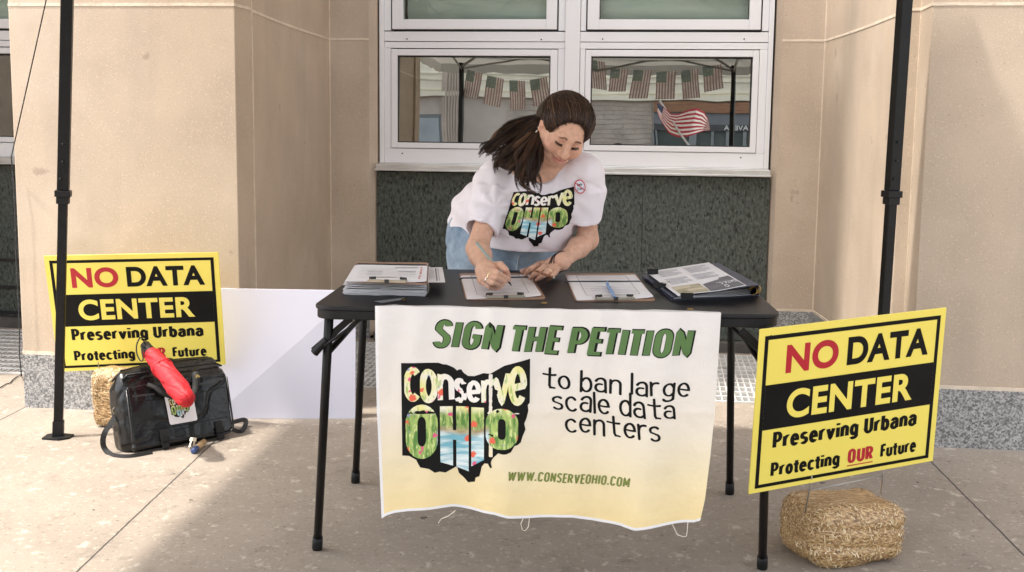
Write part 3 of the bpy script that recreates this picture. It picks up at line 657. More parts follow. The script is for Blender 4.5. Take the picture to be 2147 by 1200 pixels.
for t in tops: tr.sq(t+V((0,0,-.05)),apex+V((0,0,-.25)),.012)
tr.build('truss',mat('grey_truss',(.16,.16,.155),.5,(.2,.2,.195),10),tent)
cv=MB(); grey=mat('canopy_fabric',(.20,.205,.195),.85,(.24,.245,.235),3)
_nt=grey.node_tree; _b=_nt.nodes['Principled BSDF']; _tr=nd(_nt,'BsdfTranslucent'); _tr.inputs[0].default_value=(.62,.58,.52,1); _mx=nd(_nt,'MixShader'); _mx.inputs[0].default_value=.2
_nt.links.new(_b.outputs[0],_mx.inputs[1]); _nt.links.new(_tr.outputs[0],_mx.inputs[2]); _nt.links.new(_mx.outputs[0],_nt.nodes['Material Output'].inputs[0])
N=14; ov=.03
cc=[V((-2.33,.99,HE)),V((1.05,1.04,HE)),V((.94,4.89,HE)),V((-2.49,4.58,HE))]
for i in range(4):
    a,b=cc[i],cc[(i+1)%4]; vs=[]
    for r in range(N+1):
        for s in range(N+1):
            p=a+(b-a)*s/N; q=p+(apex-p)*r/N; q=q+V((0,0,-.10*math.sin(math.pi*r/N)*math.sin(math.pi*s/N)))
            vs.append(q)
    cv.add(vs,[(r*(N+1)+s,r*(N+1)+s+1,(r+1)*(N+1)+s+1,(r+1)*(N+1)+s) for r in range(N) for s in range(N)])
    vs=[]
    for s in range(N*2+1):
        p=a+(b-a)*s/(N*2)
        vs+= [p,p+V((0,0,-.09-.02*abs(math.sin(s*math.pi/2.5))))]
    cv.add(vs,[(2*s,2*s+1,2*s+3,2*s+2) for s in range(N*2)])
cv.build('canopy',grey,tent,smooth=False)
# dashed guy rope running to the pier and down its edge
cd=MB(); whitec=mat('white_cord',(.6,.58,.55),.8,(.1,.1,.1),260)
e1=P(29,330,4.99)-V((.012,0,0)); s1=P(100,-14,4.70); pts=[tL+V((-.1,.05,.1)),s1]+[s1+(e1-s1)*i/6 for i in range(1,7)]
for i,(px,py) in enumerate(((30,380),(33,450),(36,520),(39,600),(42,690),(44,745),(47,788))): pts.append(P(px-2+1.3*math.sin(i*2.1),py,4.985))
yy=P(47,788,4.985)
for (px,py) in ((44,786),(36,790),(26,797),(22,803),(12,806),(2,812),(-30,820)): pts.append(Zp(px,py,.006))
cd.tube(pts,.0028,6); tag(cd.build('guy_rope',mat('speckled_black_rope',(.02,.02,.022),.8,(.30,.29,.27),240,lo=.6,hi=.66),smooth=True),'thin speckled black rope running from the tent down the edge of the left stone pier','rope')
# ================================================================ ACROSS THE STREET (seen mirrored in the window)
far=thing('shop_building','pale shop building across the street, mirrored in the window glass','building',(0,-24,0))
FY=-24.0
def RX(px,py,Y=None): p=MR(px,py,FY if Y is None else Y); return p[0],p[2]
cream=mat('cream_stucco',(.82,.77,.63),.8,(.76,.71,.58),1.2); tan=mat('tan_stone',(.54,.47,.42),.85,(.48,.42,.37),1.5)
x0,_=RX(600,200); x1,_=RX(1700,200); _,zb=RX(1300,206); _,zc=RX(1300,212)
_,zb=RX(1300,206)
m_=MB(); m_.box((x0,FY-6,-.13),(x1,FY,zb)); m_.build('lower_wall',tan,far)
m_=MB(); m_.box((x0,FY-6,zb+.001),(x1,FY+.06,9)); m_.build('upper_wall',cream,far)
m_=MB()
for py in (155,168,190): m_.box((x0,FY+.061,RX(1000,py)[1]),(x1,FY+.10,RX(1000,py)[1]+.05))
m_.box((x0,FY+.061,zb+.0),(x1,FY+.16,zb+.14)); m_.build('cornice',cream,far)
br=MB(); bx0,_=RX(1062,0); bx1,_=RX(1374,0); zz=-.1; r=0
while zz<zb-.16:
    xx=bx0-(r%2)*.32
    while xx<bx1:
        a,b=max(xx,bx0),min(xx+.62,bx1)
        if b-a>.05: br.box((a+.008,FY+.001,zz+.008),(b-.008,FY+.02,zz+.142))
        xx+=.64
    zz+=.15; r+=1
br.build('stone_blocks',mat('tan_blocks',(.44,.375,.325),.85,(.52,.455,.39),2,lo=.4,hi=.6),far)
for pa,pb in ((833,864),(938,966)):
    c=MB(); a,b=RX(pa,0)[0],RX(pb,0)[0]; n=5
    for i in range(n): c.cyl((a+(b-a)*(i+.5)/n,FY+.14,-.1),(a+(b-a)*(i+.5)/n,FY+.14,5.2),(b-a)/n*.45,8)
    c.box((a-.1,FY+.001,-.12),(b+.1,FY+.12,5.3)); c.build('fluted_pilaster',mat('pilaster_stone',(.50,.42,.36),.8,(.44,.37,.31),2),far)
d=MB(); a,b=RX(870,0)[0],RX(932,0)[0]; zt=RX(900,235)[1]; d.box((a,FY+.001,-.1),(b,FY+.05,zt)); dd=d.build('door',mat('grey_door_frame',(.16,.17,.18),.5,(.19,.2,.21),3),far)
d=MB(); d.box((a+.1,FY+.0505,0),(b-.1,FY+.06,zt-.12)); d.build('door_panel',mat('blue_grey_door',(.33,.37,.40),.5,(.38,.42,.45),2),dd)
# storefront
a,b=RX(1378,0)[0],RX(1720,0)[0]; zt=RX(1500,212)[1]; z2=RX(1500,233)[1]; z3=RX(1500,258)[1]; z4=RX(1500,272)[1]
m_=MB(); m_.box((a,FY+.07,z2),(b,FY+.2,zt)); m_.build('wood_fascia',mat('brown_wood',(.23,.11,.06),.6,(.33,.17,.09),3,stretch=(1,1,12)),far)
m_=MB(); m_.box((a,FY+.03,z3),(b,FY+.12,z2-.002)); m_.build('grey_fascia',mat('grey_fascia_paint',(.17,.18,.20),.5,(.2,.21,.23),2),far)
m_=MB(); m_.box((a,FY+.03,z4),(b,FY+.14,z3-.002)); m_.build('sign_band',mat('dark_sign_band',(.06,.06,.065),.5,(.08,.08,.085),3),far)
m_=MB(); m_.box((a,FY+.03,-.1),(b,FY+.06,z4-.002)); m_.build('shop_window',mat('dark_shop_glass',(.045,.065,.065),.12,(.09,.12,.12),.8),far)
m_=MB()
for px in (1376,1380,1455,1462,1500,1536,1572): xx=RX(px,0)[0]; m_.box((xx-.05,FY+.061,-.1),(xx+.05,FY+.13,z4-.004))
pieces('mullion',m_,mat('mullion_grey',(.25,.27,.28),.5,(.2,.22,.23),3),far)
# letters read correctly from the street; the glass mirrors them
pr=Print2D(); xa_,za_=RX(1520,270); xb_,zb_=RX(1567,260)
pr.btext('AVEDA',0,1,0,1,0,0,off=.02)
lw_=abs(xb_-xa_); m_=MB(); xr_=RX(1568,0)[0]
pr.emit(m_,lambda x,y,h:(xr_+.15-x*lw_*1.08,FY+.15+h,za_+(zb_-za_)*y))
m_.build('sign_letters',mat('white_letters',(.75,.75,.72),.6,(.7,.7,.68),5),far)
# flags: bunting on the tent front, and one on a pole by the kerb
def flag_mats(): return [mat('flag_white',(.62,.60,.56),.8,(.56,.54,.50),9),mat('flag_red',(.20,.035,.05),.8,(.24,.045,.06),9),mat('flag_blue',(.035,.07,.085),.8,(.05,.085,.10),9)]
FM=[mat('flag_white',(.92,.91,.90),.8,(.60,.58,.54),9),mat('flag_red',(.40,.27,.30),.8,(.44,.30,.33),9),mat('flag_blue',(.20,.27,.25),.8,(.24,.31,.29),9)]
def flag(mb,o,ux,uz,w,h,wave=0,stars=True):
    """hanging flag: stripes run along uz; canton top-left. o = top-left corner"""
    o,ux,uz=V(o),unit(ux),unit(uz); ny=V((0,1,0))
    def pt(a,b,k=0): return o+ux*a*w+uz*b*h+ny*(wave*math.sin(b*5+a*2)*.02+k)
    for i in range(13):
        for j in range(6): mb.add([pt(i/13,j/6),pt((i+1)/13,j/6),pt((i+1)/13,(j+1)/6),pt(i/13,(j+1)/6)],[(0,1,2,3)],1 if i%2==0 else 0)
    for k in (-.0012,.0012):
        for q in range(4):
            for p in range(3): mb.add([pt(.18*p,.1*q,k),pt(.18*p+.18,.1*q,k),pt(.18*p+.18,.1*q+.1,k),pt(.18*p,.1*q+.1,k)],[(0,1,2,3)],2)
        for r in range(6):
            for c in range(6 if r%2==0 else 5):
                a=.05+.088*c+(.044 if r%2 else 0); b=.03+.062*r; q=.014
                mb.add([pt(a-q,b,k*1.6),pt(a,b-q,k*1.6),pt(a+q,b,k*1.6),pt(a,b+q,k*1.6)],[(0,1,2,3)],0)
def Rpt(px,py,Y): return MR(px,py,Y)
def bunting(name,label,cordpts,fl,Y):
    t=thing(name,label,'bunting',tuple(Rpt(*cordpts[0],Y)))
    c=MB(); pts=[Rpt(px,py,Y) for px,py in cordpts]; c.tube(pts,.006,6,flat=.3); c.build('cord',mat('bunting_cord',(.5,.5,.48),.8,(.6,.6,.58),20),t)
    for (xl,yl,xr,yr,bx,by) in fl:
        m=MB(); tl=Rpt(xl,yl,Y); t2=Rpt(xr,yr,Y); bl=Rpt(bx,by,Y); flag(m,tl+V((0,.004,0)),t2-tl,bl-tl,np.linalg.norm(t2-tl),np.linalg.norm(bl-tl),1); m.build('flag',FM,t)
    return t
bunting('bunting','string of small hanging flags mirrored in the left lower window pane',[(962,138),(985,143),(1030,158),(1075,165),(1120,164),(1160,155),(1200,140)],
 [(981,146,1014,154,970,200),(1023,158,1056,165,1014,216),(1067,167,1101,168,1068,226),(1111,166,1147,159,1118,222)],1.10)
bunting('bunting','string of small hanging flags mirrored in the right lower window pane',[(1228,120),(1260,136),(1300,140),(1345,145),(1400,149),(1440,146),(1480,140),(1512,132),(1530,124)],
 [(1236,124,1268,130,1240,180),(1280,141,1317,143,1276,188),(1329,144,1367,145,1319,203),(1377,148,1416,148,1375,206),(1425,148,1462,144,1431,207),(1472,140,1511,133,1477,192)],1.10)
fs=thing('flag_on_pole','bright red and white striped flag on a slanting pole, mirrored in the right window pane','flag',(.3,-1.6,0))
Yf=-1.6; m_=MB(); pa,pb=Rpt(1384,208,Yf),Rpt(1448,310,Yf); dn=unit(pb-pa); m_.tube([pa,pb+dn*.2],.012,8); m_.build('pole',mat('white_pole',(.6,.6,.6),.4,(.5,.5,.5),4),fs)
base=pb+dn*.2; m_=MB(); m_.tube([base,V((base[0]+.1,Yf,-.12))],.03,10); m_.cyl((base[0]+.1,Yf,-.13),(base[0]+.1,Yf,-.0),.1,16); m_.build('post',blackm,fs)
top_=[(1379,212),(1392,222),(1408,236),(1425,236),(1443,228),(1460,225),(1475,232),(1482,245),(1486,264)]
bot_=[(1380,232),(1386,250),(1394,264),(1402,276),(1420,284),(1440,284),(1455,279),(1470,273),(1487,270)]
m_=MB(); ns=13; segs=len(top_)-1
FR=[mat('bright_flag_white',(.8,.78,.76),.7,(.72,.70,.68),5),mat('bright_flag_red',(.38,.02,.05),.7,(.44,.03,.06),5),mat('flag_navy',(.02,.03,.07),.7,(.03,.04,.09),5)]
def fp(i,s):
    a=V(top_[i]); b=V(bot_[i]); q=a+(b-a)*s; return Rpt(q[0],q[1],Yf+.05*math.sin(i*1.1)+.02*s)
for i in range(segs):
    for s in range(ns): m_.add([fp(i,s/ns),fp(i+1,s/ns),fp(i+1,(s+1)/ns),fp(i,(s+1)/ns)],[(0,1,2,3)],(2 if (i<1 and s<7) else (1 if s%2==0 else 0)))
m_.build('flag_cloth',FR,fs,smooth=True)
# ================================================================ FOLDING TABLE
TH=.079; ex=V((math.cos(TH),math.sin(TH),0)); ey=V((-math.sin(TH),math.cos(TH),0)); ez=V((0,0,1))
T0=V((-.9027,2.986,0)); TW,TD,TZ=1.2138,.8505,.8288
tbl=thing('folding_table','black folding table with rounded corners holding the clipboards and the hanging banner','table',tuple(T0+ex*TW/2+ey*TD/2))
tabtop=mat('black_laminate',(.008,.008,.010),.45,(.012,.012,.015),5,detail=3,bump=.08,bscale=300,spec=.35)
def rpoly(w,d,r,n=8):
    o=[]
    for cx,cy,a in ((w-r,d-r,0),(r,d-r,90),(r,r,180),(w-r,r,270)):
        o+=[(cx+r*math.cos(rad(a+90*i/n)),cy+r*math.sin(rad(a+90*i/n))) for i in range(n+1)]
    return o
def TP(a,b,z): return T0+ex*a+ey*b+ez*z
m_=MB(); pl=rpoly(TW,TD,.055); pl=[tuple(TP(a,b,0)[:2]) for a,b in pl]; prism(m_,pl,TZ-.012,TZ); m_.build('tabletop',tabtop,tbl,bevel=.003)
m_=MB(); pl=rpoly(TW-.008,TD-.008,.052); pl=[tuple(TP(a+.004,b+.004,0)[:2]) for a,b in pl]; prism(m_,pl,TZ-.036,TZ-.0121); m_.build('edge_band',blackp,tbl,bevel=.003)
legs=[(Zp(690,664,.79),Zp(665,1152,.0)),(Zp(766,592,.79),Zp(745,1012,0)),(Zp(1611,698,.79),Zp(1598,1192,0)),(Zp(1534,604,.79),Zp(1530,1036,0))]
for t,f in legs:
    m_=MB(); u=unit(f-t); L_=np.linalg.norm(f-t); m_.tube([t,t+u*(L_-.005)],.0125,14); lg=m_.build('leg',blackm,tbl,smooth=True)
    m_=MB(); m_.tube([t+u*(L_-.055),t+u*(L_-.012),t+u*(L_-.004),f],[.0152,.0165,.0158,.013],14); m_.build('foot_cap',blackp,lg,smooth=True)
for (a,b) in ((0,1),(2,3)):
    m_=MB(); t1,f1=legs[a]; t2,f2=legs[b]; m_.tube([t1,t2],.0115,10); k=.52
    m_.tube([t1+(f1-t1)*.14,t2+(f2-t2)*.14],.009,10); m_.build('leg_crossbar',blackm,tbl,smooth=True)
for sg,(t,f) in ((1,legs[0]),(-1,legs[2])):
    m_=MB(); c=t+(f-t)*.105+V((-.014*sg,-.012 if sg>0 else .02,0)); m_.obox(c+V((.03*sg,0,.030)),V((.052*sg,0,.046)),V((0,.006,0)),V((-.006*sg,0,.007)))
    m_.tube([c+V((.012*sg,-.012,-.0)),TP((.125 if sg>0 else TW-.125),.06,TZ-.038)],.0045,8)
    if sg>0: m_.tube([c+V((-.018*sg,-.008,-.022)),c+V((.018*sg,-.008,.018))],[.012,.010],10)
    m_.build('folding_brace',blackm,tbl,bevel=.002)
m_=MB()
for px,py in ((1502,650),): pass
# ================================================================ PRINT MATERIALS
yel=mat('sign_yellow',(.92,.78,.15),.5,(.90,.76,.14),3); blk=mat('print_black',(.006,.006,.006),.6,(.009,.009,.009),10,spec=.15); red=mat('print_red',(.50,.015,.03),.45,(.46,.015,.03),10)
paper=mat('white_paper',(.78,.77,.80),.7,(.74,.73,.77),6); ink=mat('print_ink',(.12,.12,.14),.7,(.16,.16,.18),20); inkl=mat('light_print',(.42,.42,.46),.7,(.36,.36,.4),30)
# ================================================================ LOGO (outline and letters, image-style coordinates, y down)
LO=[(48,85),(200,84),(370,85),(410,98),(440,100),(470,112),(505,130),(530,155),(548,146),(568,148),(575,162),(590,180),(625,205),(680,205),(720,190),(760,175),(820,178),(870,150),(940,110),(1060,75),(1165,48),(1164,240),(1162,430),(1145,450),(1150,500),(1135,560),(1115,610),(1125,660),(1100,720),(1085,770),(1060,790),(1030,800),(1000,850),(960,868),(930,870),(890,860),(858,890),(835,915),(825,945),(835,985),(822,990),(810,975),(800,955),(770,955),(745,985),(735,1030),(725,1070),(690,1085),(685,1120),(625,1130),(590,1090),(545,1050),(530,1000),(515,995),(490,1010),(430,1040),(380,1028),(340,1035),(290,1000),(215,985),(195,950),(180,920),(120,885),(62,880),(56,500)]
LG={}
LG['c']=[arc(.55,.5,.40,.40,48,312,16)]
LG['o']=[arc(.5,.5,.36,.4,90,450,26)]
LG['n']=[[(.14,.92),(.14,.08)],[(.16,.62)]+arc(.5,.66,.32,.22,160,10,10)+[(.84,.08)]]
LG['s']=[arc(.5,.71,.30,.19,25,230,12)+[(.5,.5)]+arc(.5,.29,.30,.19,50,-155,12)]
LG['e']=[[(.16,.47),(.80,.52)]+arc(.5,.52,.34,.38,5,318,20)]
LG['r']=[[(.2,.92),(.2,.06)],[(.22,.6)]+arc(.58,.62,.34,.26,165,60,8)+[(.86,.72)]]
LG['v']=[[(.14,.92),(.5,.10),(.86,.95)]]
LG['O']=[arc(.5,.66,.31,.22,0,180,12)+arc(.5,.34,.31,.22,180,360,12)+[(.81,.66)]]
LG['H']=[[(.22,1),(.22,0)],[(.78,1),(.78,0)],[(.22,.52),(.78,.52)]]
LG['I']=[[(.5,1),(.5,0)]]
LB=[('c',(78,112),(212,118),(212,420),(78,418),.42,.20,1),('o',(212,125),(362,150),(362,432),(212,436),.38,.20,1),('n',(360,158),(508,190),(508,424),(366,430),.34,.18,0),('s',(505,205),(614,240),(614,440),(505,440),.42,.19,1),('e',(612,240),(740,240),(740,444),(612,444),.36,.18,1),('r',(738,222),(850,222),(850,440),(742,444),.38,.20,0),('v',(832,205),(1004,150),(990,470),(850,440),.32,.2,0),('e',(978,108),(1138,100),(1138,470),(978,474),.34,.17,1),
 ('O',(84,440),(368,440),(368,916),(92,916),.36,.22,1),('H',(384,460),(630,470),(630,1034),(388,946),.44,.16,0),('I',(652,474),(766,474),(766,925),(652,990),.98,.2,0),('O',(780,478),(1062,478),(1062,830),(780,830),.38,.25,1)]
def logo(pr,tf,mb_,ma,layer):
    """tf maps logo coordinates into the print plane; mb_ background material, ma artwork material"""
    pr.poly([tf(x,y) for x,y in LO],mb_,layer)
    for n,(ch,a,b,c,d,wx,wy,rn) in enumerate(LB):
        for i,st in enumerate(LG[ch]):
            vs,fs=ribbon(st,wx,wy,rnd=False,seg=.05); pts=[]
            for u,v in vs:
                v=wy*.5*0+v; u=min(max(u,0.0),1.0); v=min(max(v,0.0),1.0); top=V(a)*(1-u)+V(b)*u; bot=V(d)*(1-u)+V(c)*u; q=bot+(top-bot)*v; pts.append(tf(q[0],q[1]))
            pr.mesh(pts,fs,ma,layer+1.5+i*.12+(n%2)*.3)
def art_mat(name='watercolour_print',k=1.0):
    m=bpy.data.materials.new(name); m.use_nodes=True; nt=m.node_tree; L=nt.links.new; bs=nt.nodes['Principled BSDF']; bs.inputs['Roughness'].default_value=.5
    uv=nd(nt,'UVMap'); sp=nd(nt,'SeparateXYZ'); L(uv.outputs[0],sp.inputs[0])
    def noise(sc,st=(1,1,1),rot=0,det=3):
        mp=nd(nt,'Mapping'); mp.inputs['Scale'].default_value=st; mp.inputs['Rotation'].default_value=(0,0,rot); L(uv.outputs[0],mp.inputs[0])
        n=nd(nt,'TexNoise'); n.inputs['Scale'].default_value=sc; n.inputs['Detail'].default_value=det; L(mp.outputs[0],n.inputs[0]); return n.outputs[0]
    def rng(s,a,b): r=nd(nt,'MapRange'); r.inputs[1].default_value=a; r.inputs[2].default_value=b; L(s,r.inputs[0]); return r.outputs[0]
    def mul(a,b): q=nd(nt,'Math',operation='MULTIPLY'); L(a,q.inputs[0]); L(b,q.inputs[1]); return q.outputs[0]
    def mix(f,a,b):
        x=nd(nt,'Mix',data_type='RGBA'); L(f,x.inputs[0])
        for s,i in ((a,6),(b,7)):
            if isinstance(s,tuple): x.inputs[i].default_value=(*[q*k for q in s],1)
            else: L(s,x.inputs[i])
        return x.outputs[2]
    low=mix(rng(noise(9,(3.5,.8,1),.35),.4,.6),(.10,.24,.05),(.42,.55,.16)); low=mix(rng(noise(16,(3,.7,1),-.4),.56,.62),low,(.62,.70,.28))
    up=mix(rng(noise(5),.4,.6),(.78,.74,.30),(.84,.80,.66)); up=mix(rng(noise(11,(3,.8,1),.3),.56,.64),up,(.40,.52,.14))
    c=mix(rng(sp.outputs[1],.54,.60),low,up)
    # light middle of the upper word
    d=nd(nt,'Math',operation='SUBTRACT'); d.inputs[1].default_value=.49; L(sp.outputs[0],d.inputs[0]); a=nd(nt,'Math',operation='ABSOLUTE'); L(d.outputs[0],a.inputs[0])
    inm=nd(nt,'MapRange'); inm.inputs[1].default_value=.10; inm.inputs[2].default_value=.22; inm.inputs[3].default_value=1; inm.inputs[4].default_value=0; L(a.outputs[0],inm.inputs[0])
    c=mix(mul(rng(sp.outputs[1],.60,.66),inm.outputs[0]),c,(.86,.82,.78))
    # stream
    band=nd(nt,'MapRange'); band.inputs[1].default_value=.19; band.inputs[2].default_value=.21; band.inputs[3].default_value=1; band.inputs[4].default_value=0
    d2=nd(nt,'Math',operation='SUBTRACT'); d2.inputs[1].default_value=.48; L(sp.outputs[0],d2.inputs[0]); a2=nd(nt,'Math',operation='ABSOLUTE'); L(d2.outputs[0],a2.inputs[0]); L(a2.outputs[0],band.inputs[0])
    yw=nd(nt,'Math',operation='MULTIPLY_ADD'); yw.inputs[1].default_value=.12; L(noise(4),yw.inputs[0]); L(sp.outputs[1],yw.inputs[2])
    st=nd(nt,'MapRange'); st.inputs[1].default_value=.44; st.inputs[2].default_value=.48; st.inputs[3].default_value=1; st.inputs[4].default_value=0; L(yw.outputs[0],st.inputs[0])
    rock=nd(nt,'MapRange'); rock.inputs[1].default_value=.48; rock.inputs[2].default_value=.52; rock.inputs[3].default_value=1; rock.inputs[4].default_value=0; L(yw.outputs[0],rock.inputs[0])
    wat=mix(rng(noise(7,(.5,3,1)),.4,.6),(.18,.45,.55),(.74,.82,.82)); rk=mix(rng(noise(9),.4,.6),(.34,.26,.14),(.58,.48,.30))
    c=mix(mul(rock.outputs[0],band.outputs[0]),c,rk); c=mix(mul(st.outputs[0],band.outputs[0]),c,wat)
    # flowers
    for (sc,th,cl,cc,off) in ((8.5,.25,(.80,.13,.07),.30,0),(10,.2,(.72,.10,.22),.42,3.3),(12,.16,(.30,.30,.55),.48,7.1)):
        mp=nd(nt,'Mapping'); mp.inputs['Location'].default_value=(off,off*.7,0); L(uv.outputs[0],mp.inputs[0])
        v=nd(nt,'TexVoronoi'); v.inputs['Scale'].default_value=sc; L(mp.outputs[0],v.inputs['Vector'])
        n=nd(nt,'TexNoise'); n.inputs['Scale'].default_value=45; L(uv.outputs[0],n.inputs[0])
        q=nd(nt,'Math',operation='MULTIPLY_ADD'); q.inputs[1].default_value=.32; L(n.outputs[0],q.inputs[0]); L(v.outputs['Distance'],q.inputs[2])
        e=nd(nt,'MapRange'); e.inputs[1].default_value=th+.12; e.inputs[2].default_value=th+.17; e.inputs[3].default_value=1; e.inputs[4].default_value=0; L(q.outputs[0],e.inputs[0])
        s=nd(nt,'SeparateColor'); L(v.outputs['Color'],s.inputs[0]); g2=nd(nt,'MapRange'); g2.inputs[1].default_value=cc; g2.inputs[2].default_value=cc+.02; L(s.outputs[0],g2.inputs[0])
        c=mix(mul(e.outputs[0],g2.outputs[0]),c,cl)
    L(c,bs.inputs['Base Color']); return m
art=art_mat(); logouv=lambda x,y:(x,y)
# ================================================================ BANNER
BP0=T0-ey*.016
def onplane(px,py):
    d=ray(px,py); k=((BP0-CAMP)@ey)/(d@ey); return CAMP+d*k
btop=lambda x: 641+(x-787)*(656-641)/725.
_bx=[803,812,830,860,900,950,980,1010,1035,1065,1110,1150,1200,1230,1260,1300,1330,1370,1420,1455,1465]; _by=[1082,1076,1071,1068,1067,1064,1069,1074,1075,1083,1086,1086,1087,1092,1096,1099,1106,1101,1096,1092,1086]
bbot=lambda x: float(np.interp(x,[787]+_bx+[1512],[1082]+_by+[1086]))
_ly=[640,700,850,1000,1085]; _lx=[787,788,792,799,803]; _ry=[655,750,850,950,1040,1090]; _rx=[1512,1506,1499,1488,1476,1465]
def bside(py,l): return float(np.interp(py,_ly if l else _ry,_lx if l else _rx))
def bwave(px,py):
    t=min(max((py-645)/440,0),1); x=(px-787)/725
    return -(.004+.020*t)*(math.sin(x*17+.6+.5*math.sin(t*2))*.55+math.sin(x*31+2+t)*.28+.3*math.sin(x*7+1.4)+.25) - .003*math.sin(x*60+t*5)*(1-t)-.0035*math.exp(-abs(x-.335)/.012)-.003*math.exp(-abs(x-.66)/.012)-.0025*math.exp(-abs(t-.5)/.02)-.004*math.exp(-((x-.40-.12*t)/.03)**2)*math.exp(-t/.25)-.03*t*t*math.exp(-((x-.97)/.05)**2)
def BN(px,py,h=0): return onplane(px,py)+ey*(bwave(px,py)-h)
ban=thing('petition_banner','white to yellow vinyl banner reading SIGN THE PETITION hanging over the table front','banner',tuple(BP0+ex*TW/2+ez*TZ))
def banner_mat():
    m=bpy.data.materials.new('banner_vinyl'); m.use_nodes=True; nt=m.node_tree; L=nt.links.new; bs=nt.nodes['Principled BSDF']; bs.inputs['Roughness'].default_value=.42
    uv=nd(nt,'UVMap'); sp=nd(nt,'SeparateXYZ'); L(uv.outputs[0],sp.inputs[0]); r=nd(nt,'ValToRGB'); L(sp.outputs[1],r.inputs[0]); e=r.color_ramp.elements
    e[0].position=0; e[0].color=(.77,.745,.74,1); e[1].position=1; e[1].color=(.83,.66,.34,1)
    for p_,c_ in ((.28,(.77,.73,.695)),(.55,(.79,.72,.61)),(.8,(.81,.69,.44))): k=e.new(p_); k.color=(*c_,1)
    L(r.outputs[0],bs.inputs['Base Color']); tc=nd(nt,'TexCoord'); n=nd(nt,'TexNoise'); n.inputs['Scale'].default_value=9; n.inputs['Detail'].default_value=6; L(tc.outputs['Object'],n.inputs[0])
    bp=nd(nt,'Bump'); bp.inputs['Strength'].default_value=.55; bp.inputs['Distance'].default_value=.02; L(n.outputs[0],bp.inputs['Height']); L(bp.outputs[0],bs.inputs['Normal']); return m
bmats=[banner_mat(),mat('banner_hem',(.82,.81,.82),.4,(.78,.77,.78),8),blk,mat('banner_green',(.075,.165,.045),.5,(.095,.195,.055),14),art,mat('banner_olive',(.16,.20,.035),.5,(.19,.23,.05),14)]
bm_=MB(); NX,NY=120,80; vs=[]; uv=[]; 
for j in range(NY+1):
    v=j/NY
    for i in range(NX+1):
        u=i/NX; py=btop(787+725*u)+v*(bbot(bside(1085,1)+u*(bside(1085,0)-bside(1085,1)))-btop(787+725*u)); px=bside(py,1)+u*(bside(py,0)-bside(py,1)); vs.append(BN(px,py)); uv.append((u,v))
fs=[]; fm=[]
for j in range(NY):
    for i in range(NX):
        bm_.f.append(tuple(k for k in (j*(NX+1)+i,(j+1)*(NX+1)+i,(j+1)*(NX+1)+i+1,j*(NX+1)+i+1))); bm_.m.append(1 if (j==NY-1 or i==0 ) else 0); bm_.uv[len(bm_.f)-1]=[uv[k] for k in bm_.f[-1]]
bm_.v+= [tuple(v) for v in vs]
# part folded back over the table edge and lying on the top
base=len(bm_.v); top=[]; M2=6
for j in range(M2+1):
    for i in range(NX+1):
        u=i/NX; e=V(vs[i]); q=e.copy(); tt=j/M2; dep=.028+.008*math.sin(u*9)+(.006*math.sin(u*40)); dep*=min(1,u*14+.35)*min(1,(1-u)*10+.3)
        q=e+ey*((.016-(bwave(787+725*u,btop(787+725*u))))*min(1,tt*3)+dep*tt); zt=TZ+.0012+.003*abs(math.sin(u*33))*(1-tt)*tt*3
        q[2]=e[2]+(zt-e[2])*min(1,tt*2.2); bm_.v.append(tuple(q))
for j in range(M2):
    for i in range(NX):
        bm_.f.append(tuple(base+k for k in (j*(NX+1)+i,j*(NX+1)+i+1,(j+1)*(NX+1)+i+1,(j+1)*(NX+1)+i))); bm_.m.append(1)
pr=Print2D()
def line_tf(x0,y0,x1,y1,curve=0):
    L_=math.hypot(x1-x0,y1-y0); c,s=(x1-x0)/L_,(y1-y0)/L_
    return (lambda x,y:(x0+c*x,y0+s*x-y+curve*math.sin(math.pi*x/L_))),L_
tf,L_=line_tf(905,729,1446,750,5)
sh_=lambda h0:(lambda x,y: tf(x+.20*y,y))
pr.text('SIGN THE PETITION',-2,-2,65,2,0,wx=.285,wy=.19,gap=.045,shear=.20,fit=L_+4,warp=tf)
pr.text('SIGN THE PETITION',1,1,59,3,4,wx=.235,wy=.15,gap=.095,shear=.20,fit=L_-2,warp=tf)
for t_,a_ in (('to ban large',(1136,815,1446,833)),('scale data',(1158,860,1417,877)),('centers',(1185,906,1385,921))):
    tf,L_=line_tf(*a_); pr.text(t_,0,0,43,2,0,wx=.10,wy=.095,gap=.07,sp=.24,fit=L_,warp=tf,rnd=True,jit=1)
tf,L_=line_tf(1064,1005,1318,1019,3)
pr.text('WWW.CONSERVEOHIO.COM',0,0,21,5,0,wx=.22,wy=.16,gap=.10,shear=.16,fit=L_,warp=tf)
logo(pr,lambda x,y:(830+x/4.137,740+y/4.137),2,4,0)
pr.emit(bm_,lambda x,y,h:BN(x,y,h),grid=14,dz=.00022,base=.0007,uvf=lambda x,y:((x-842)/270,1-(y-752)/260))
bo=bm_.build('printed_sheet',bmats,ban,smooth=True)
brass=mat('brass',(.55,.38,.14),.3,(.5,.33,.12),20,metal=1)
for px,py in ((847,629),(1141,636),(1447,649)):
    c=Zp(px,py,TZ+.003); m_=MB(); n=16
    vs=[(c[0]+r*math.cos(2*math.pi*k/n),c[1]+r*math.sin(2*math.pi*k/n),c[2]+z) for r,z in ((.0085,.0005),(.0065,.003),(.004,.001)) for k in range(n)]
    m_.add(vs,[(j*n+k,j*n+(k+1)%n,(j+1)*n+(k+1)%n,(j+1)*n+k) for j in (0,1) for k in range(n)]); m_.build('grommet',brass,ban,smooth=True)
strm=mat('white_string',(.72,.66,.56),.8,(.62,.56,.46),60)
